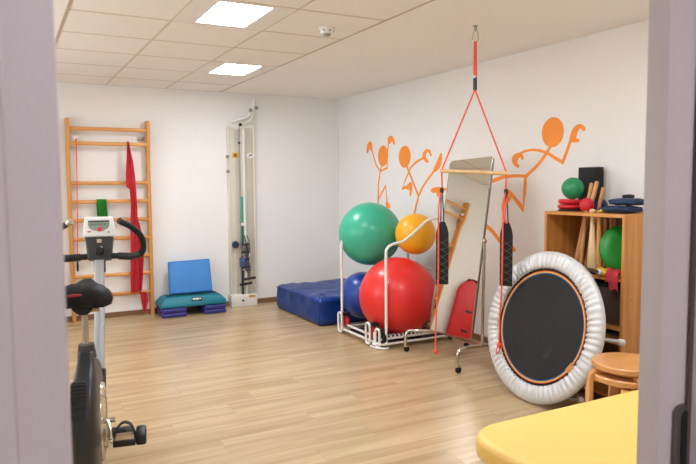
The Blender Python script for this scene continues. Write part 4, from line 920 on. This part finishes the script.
# ---------------------------------------------------------------- exercise bike
def bike():
    O = Vector((-3.463, -4.07, 0)); u = Vector((.199, .980, 0)); v = Vector((.980, -.199, 0)); k = Vector((0, 0, 1))
    def Pt(s, l, z): return O + u * s + v * l + k * z
    t = thing('exercise_bike', 'black and grey upright exercise bike with white console facing the wall bars', 'exercise bike', (O.x, O.y, 0))
    M = frame_matrix(O, tuple(u), tuple(v), (0, 0, 1))      # local: x forward, y right?, z up
    lf = lambda a, b_, c_: M @ Vector((a, c_, b_))
    # housing: side profile (s,z) extruded sideways
    secs_h = [(.078, -.20, .38, .052), (.10, -.255, .43, .062), (.16, -.290, .470, .068), (.26, -.302, .488, .070), (.35, -.300, .480, .070), (.42, -.288, .455, .069), (.48, -.262, .40, .066), (.53, -.222, .31, .060), (.565, -.172, .20, .053), (.595, -.118, .11, .046), (.62, -.082, .065, .041), (.648, -.058, .045, .038), (.655, -.050, .038, .034)]
    b = B(); R = []; NH = 36
    for z, s0, s1, w in secs_h:
        ring = []
        for i in range(NH):
            a = 2 * PI * i / NH; ca, sa = math.cos(a), math.sin(a)
            ring.append(b.bm.verts.new(Pt((s0 + s1) / 2 + (s1 - s0) / 2 * math.copysign(abs(ca) ** .45, ca), -.018 + w * (1 - .22 * (1 + math.copysign(abs(ca) ** .45, ca))) * math.copysign(abs(sa) ** .5, sa), z)))
        R.append(ring)
    for a, c in zip(R, R[1:]):
        for j in range(NH): b.bm.faces.new((a[j], a[(j + 1) % NH], c[(j + 1) % NH], c[j]))
    b.bm.faces.new(R[0][::-1]); b.bm.faces.new(R[-1])
    hs = b.build('housing', mat('housing_black', (40, 41, 43), .36, var=.06), t, ang=50)
    # side disc and crank
    cz, cs = .275, .055
    Mr = M @ Matrix.Translation((cs, .034, cz)) @ Matrix.Rotation(-PI / 2, 4, 'X')
    disc = B().lathe([(0, 0), (.195, 0), (.19, .012), (.15, .016), (.145, .012), (0, .012)], 48, Mr).build('side_disc', mat('smoke_disc', (176, 160, 134), .18, .35, var=.05), t)
    for q in (-.14, .14): B().lathe([(0, .0), (.012, 0), (.012, .022), (.006, .028), (0, .028)], 12, Mr @ Matrix.Translation((q * .2, q, 0))).build('bolt', CHROME, disc)
    B().tube([Pt(cs, -.15, cz), Pt(cs, .098, cz)], .014, 12).build('crank_axle', CHROME, t)
    for side, sg in ((1, 1), (-1, -1)):
        l0 = .062 if side > 0 else -.125
        a = math.radians(-38) if side > 0 else math.radians(142)
        ex, ez = cs - .135 * math.cos(a) * 1, cz + .135 * math.sin(a) * .82
        ca = B().tube([Pt(cs, l0, cz), Pt((cs + ex) / 2, l0 + .012 * sg, (cz + ez) / 2), Pt(ex, l0 + .02 * sg, ez)], 1, flat=(.016, .007)).build('crank_arm', CHROME, t, bevel=.003)
        c0 = l0 + .03 * sg; c1 = l0 + .135 * sg
        pd = B().box(ex - .052, ex + .052, min(c0, c1), max(c0, c1), ez - .016, ez + .016, M).build('pedal', BLACK, t, bevel=.006)
        B().tube([Pt(ex, l0 + .01 * sg, ez), Pt(ex, c1, ez)], .007, 8).build('pedal_axle', CHROME, pd)
        strap = [Pt(ex + .03, c0 + .005 * sg, ez + .01), Pt(ex + .03, c0 + .02 * sg, ez + .055), Pt(ex + .03, (c0 + c1) / 2, ez + .078), Pt(ex + .03, c1 - .02 * sg, ez + .06), Pt(ex + .03, c1, ez + .005)]
        B().tube(smooth_path(strap, 5), 1, flat=(.002, .017), up=tuple(k)).build('pedal_strap', RUBBER, pd)
        B().prism([(-.05, -.02), (.05, -.02), (.06, .02), (.05, .05), (.0, .055), (-.045, .03)], (c1 if sg > 0 else c1 - .05), (c1 + .05 if sg > 0 else c1), lambda a_, b_, c_: M @ Vector((ex + a_, c_, ez + b_))).build('pedal_weight', BLACK, pd, bevel=.012)
        if sg > 0: B().box(ex - .046, ex + .046, c0 + .012, c1 - .008, ez + .0155, ez + .020, M).build('pedal_tread', mat('pedal_tan', (170, 138, 100), .5), pd, bevel=.003)
    # rear grille
    gr = B().prism([(-.036, -.075), (-.028, -.086), (.028, -.086), (.036, -.075), (.036, .075), (.028, .086), (-.028, .086), (-.036, .075)], -.010, .004, lambda a_, b_, c_: Pt(-.266 + .45 * b_ + c_, -.032 + a_, .488 + b_ * .92)).build('vent_grille', BLACK, t, bevel=.003)
    for q in range(10):
        z = -.072 + q * .016
        B().box(-.004, .004, -.032, .032, -.0035, .0035, M @ Matrix.Translation((-.266 + .45 * z - .0115, -.032, .488 + z * .92))).build('vent_slat', mat('slat_grey', (30, 31, 32), .5), gr, smooth=False)
    # seat post and saddle
    B().tube([Pt(-.005, -.018, .60), Pt(-.03, -.018, .86)], .0155, 14).build('seat_post', CHROME, t)
    B().tube([Pt(.0, -.018, .62), Pt(-.004, -.018, .685)], [.045, .036], 16).build('post_collar', DGREY, t)
    B().tube([Pt(-.03, -.018, .845), Pt(-.033, -.018, .90)], .030, 14).build('saddle_clamp', BLACK, t)
    B().tube([Pt(-.06, -.055, .855), Pt(-.02, .045, .855)], .012, 10).build('clamp_bolt', mat('brass', (190, 160, 110), .3, .9), t)
    # saddle: lofted sections from rear to nose
    secs = [(-.155, .070, .930, .060), (-.145, .108, .936, .088), (-.10, .130, .942, .106), (-.05, .130, .944, .106), (.0, .105, .942, .092), (.05, .070, .950, .070), (.10, .045, .962, .054), (.15, .032, .966, .044), (.165, .020, .964, .028)]
    b = B(); R = []
    for s, w, z, h in secs:
        ring = []
        for i in range(20):
            a = 2 * PI * i / 20; cx = math.cos(a); sz = math.sin(a)
            dz = .5 * h * (abs(sz) ** .8) * (1 if sz > 0 else -1)
            groove = -.010 * math.exp(-(cx / .22) ** 2) * (1 if sz > 0 else 0) * (1 if s < .06 else .3)
            wing = -.030 * abs(cx) ** 2 * (1 if s < .05 else .2)
            ring.append(b.bm.verts.new(Pt(s - .02, -.014 + w * math.copysign(abs(cx) ** .8, cx), z + dz + groove + wing)))
        R.append(ring)
    for a, c in zip(R, R[1:]):
        for j in range(20): b.bm.faces.new((a[j], a[(j + 1) % 20], c[(j + 1) % 20], c[j]))
    b.bm.faces.new(R[0][::-1]); b.bm.faces.new(R[-1])
    sd = b.build('saddle', mat('saddle_black', (12, 12, 13), .6, spec=.3, bump=.15, bscale=160), t, ang=60)
    B().ball(Pt(-.175, -.042, .950), .03, (1.1, .3, .28), 14, 8, M=Matrix.Rotation(math.atan2(v.y, v.x), 4, 'Z')).build('red_badge', mat('badge_red', (130, 26, 28), .5), sd)
    B().prism([(-.07, 0), (.07, 0), (.045, -.05), (.02, -.075), (-.02, -.075), (-.045, -.05)], -.13, .02, lambda a_, b_, c_: Pt(c_, -.016 + a_, .922 + b_)).build('saddle_base', RUBBER, sd, bevel=.012)
    # front mast
    B().tube([Pt(.40, -.002, .30), Pt(.43, 0, .42), Pt(.545, .012, 1.06)], 1, flat=(.030, .026), up=tuple(u)).build('mast', SILVER, t, bevel=.008)
    B().tube([Pt(.385, -.002, .28), Pt(.432, 0, .44)], 1, flat=(.036, .032), up=tuple(u)).build('mast_sleeve', BLACK, t, bevel=.008)
    B().tube([Pt(.535, .012, .96), Pt(.552, .012, 1.06)], 1, flat=(.033, .029), up=tuple(u)).build('mast_head', DGREY, t, bevel=.006)
    # console
    Mc = M @ Matrix.Translation((.555, .014, 1.075)) @ Matrix.Rotation(math.radians(14), 4, 'Y')
    # Mc local: x forward, y right, z up; face on -x
    neck = B().prism([(-.062, -.05), (.062, -.05), (.072, .06), (.078, .078), (-.078, .078), (-.072, .06)], -.045, .03, lambda a_, b_, c_: Mc @ Vector((c_, a_, b_))).build('console_neck', DGREY, t, bevel=.010)
    B().lathe([(0, 0), (.026, 0), (.024, .02), (.018, .026), (0, .026)], 18, Mc @ Matrix.Translation((-.045, 0, .0)) @ Matrix.Rotation(-PI / 2, 4, 'Y')).build('tension_knob', BLACK, neck)
    B().box(-.0465, -.045, -.012, .012, .045, .065, Mc).build('neck_label', mat('tan_label', (206, 186, 160), .5), neck, smooth=False)
    cs_ = B().prism([(-.080, .078), (.080, .078), (.084, .095), (.076, .182), (.068, .192), (-.068, .192), (-.076, .182), (-.084, .095)], -.055, .01, lambda a_, b_, c_: Mc @ Vector((c_, a_, b_))).build('console', WHITEP, t, bevel=.008, seg=3)
    B().prism([(-.056, .168), (.056, .168), (.056, .138), (.045, .122), (.022, .110), (-.022, .110), (-.045, .122), (-.056, .138)], -.0565, -.0545, lambda a_, b_, c_: Mc @ Vector((c_, a_, b_))).build('display_surround', mat('console_grey', (150, 158, 156), .4), cs_, smooth=False)
    B().box(-.0575, -.056, -.054, .054, .160, .169, Mc).build('display_bar', DGREY, cs_, smooth=False)
    lcd = B().box(-.0575, -.056, -.052, .052, .134, .159, Mc).build('display', mat('lcd_green', (142, 160, 140), .3), cs_, smooth=False)
    for q in range(7):
        B().box(-.0582, -.0574, -.042 + q * .012, -.036 + q * .012, .141, .152, Mc).build('digit', mat('lcd_dark', (96, 112, 98), .4), lcd, smooth=False)
    def button(y, z, r, m): B().lathe([(0, 0), (r, 0), (r * .9, .004), (0, .005)], 18, Mc @ Matrix.Translation((-.0565, y, z)) @ Matrix.Rotation(-PI / 2, 4, 'Y')).build('button', m, cs_)
    RB = mat('button_red', (226, 60, 58), .4)
    button(.004, .118, .012, RB)
    B().box(-.058, -.055, -.060, -.042, .102, .110, Mc).build('button', RB, cs_, bevel=.001, seg=1)
    button(.052, .102, .004, DGREY)
    # handlebars
    def bar(sg):
        pts = [(.53, .02 * sg, 1.055), (.52, .10 * sg, 1.052), (.50, .175 * sg, 1.050), (.475, .222 * sg, 1.066), (.44, .236 * sg, 1.115), (.40, .222 * sg, 1.175), (.36, .175 * sg, 1.225), (.335, .135 * sg, 1.250)]
        h = B().tube(smooth_path([Pt(s, l + .014, z) for s, l, z in pts], 5), .0165, 12).build('handlebar', RUBBER, t)
        B().tube([Pt(.335, .135 * sg + .014, 1.250), Pt(.322, .118 * sg + .014, 1.263)], .0175, 12).build('grip_cap', CHROME if sg < 0 else BLACK, h)
        B().tube(smooth_path([Pt(s, l + .014, z) for s, l, z in pts[1:4]], 4), .0205, 12).build('foam_grip', BLACK, h)
    bar(1); bar(-1)
    # floor frame
    B().tube([Pt(-.33, -.02, .045), Pt(.52, -.02, .045)], 1, flat=(.03, .03), up=(0, 0, 1)).build('base_beam', BLACK, t, bevel=.006)
    for s, hw in ((-.34, .24), (.54, .17)):
        B().tube([Pt(s, -hw - .02, .032), Pt(s, hw - .02, .032)], .027, 14).build('stabilizer', BLACK, t)
        for q in (-1, 1): B().tube([Pt(s, hw * q - .02 - q * .03, .0305), Pt(s, hw * q - .02 + q * .012, .0305)], .0305, 14).build('end_cap', DGREY, t)
    # water-bottle style bracket and cable bundle on the hidden side
    B().tube(smooth_path([Pt(-.02, -.11, .60), Pt(-.04, -.13, .72), Pt(-.05, -.115, .84)], 5), .006, 8).build('cable', RUBBER, t)
    B().tube([Pt(-.06, -.135, .80), Pt(.0, -.135, .80)], .016, 12).build('adjuster_knob', BLACK, t)
bike()
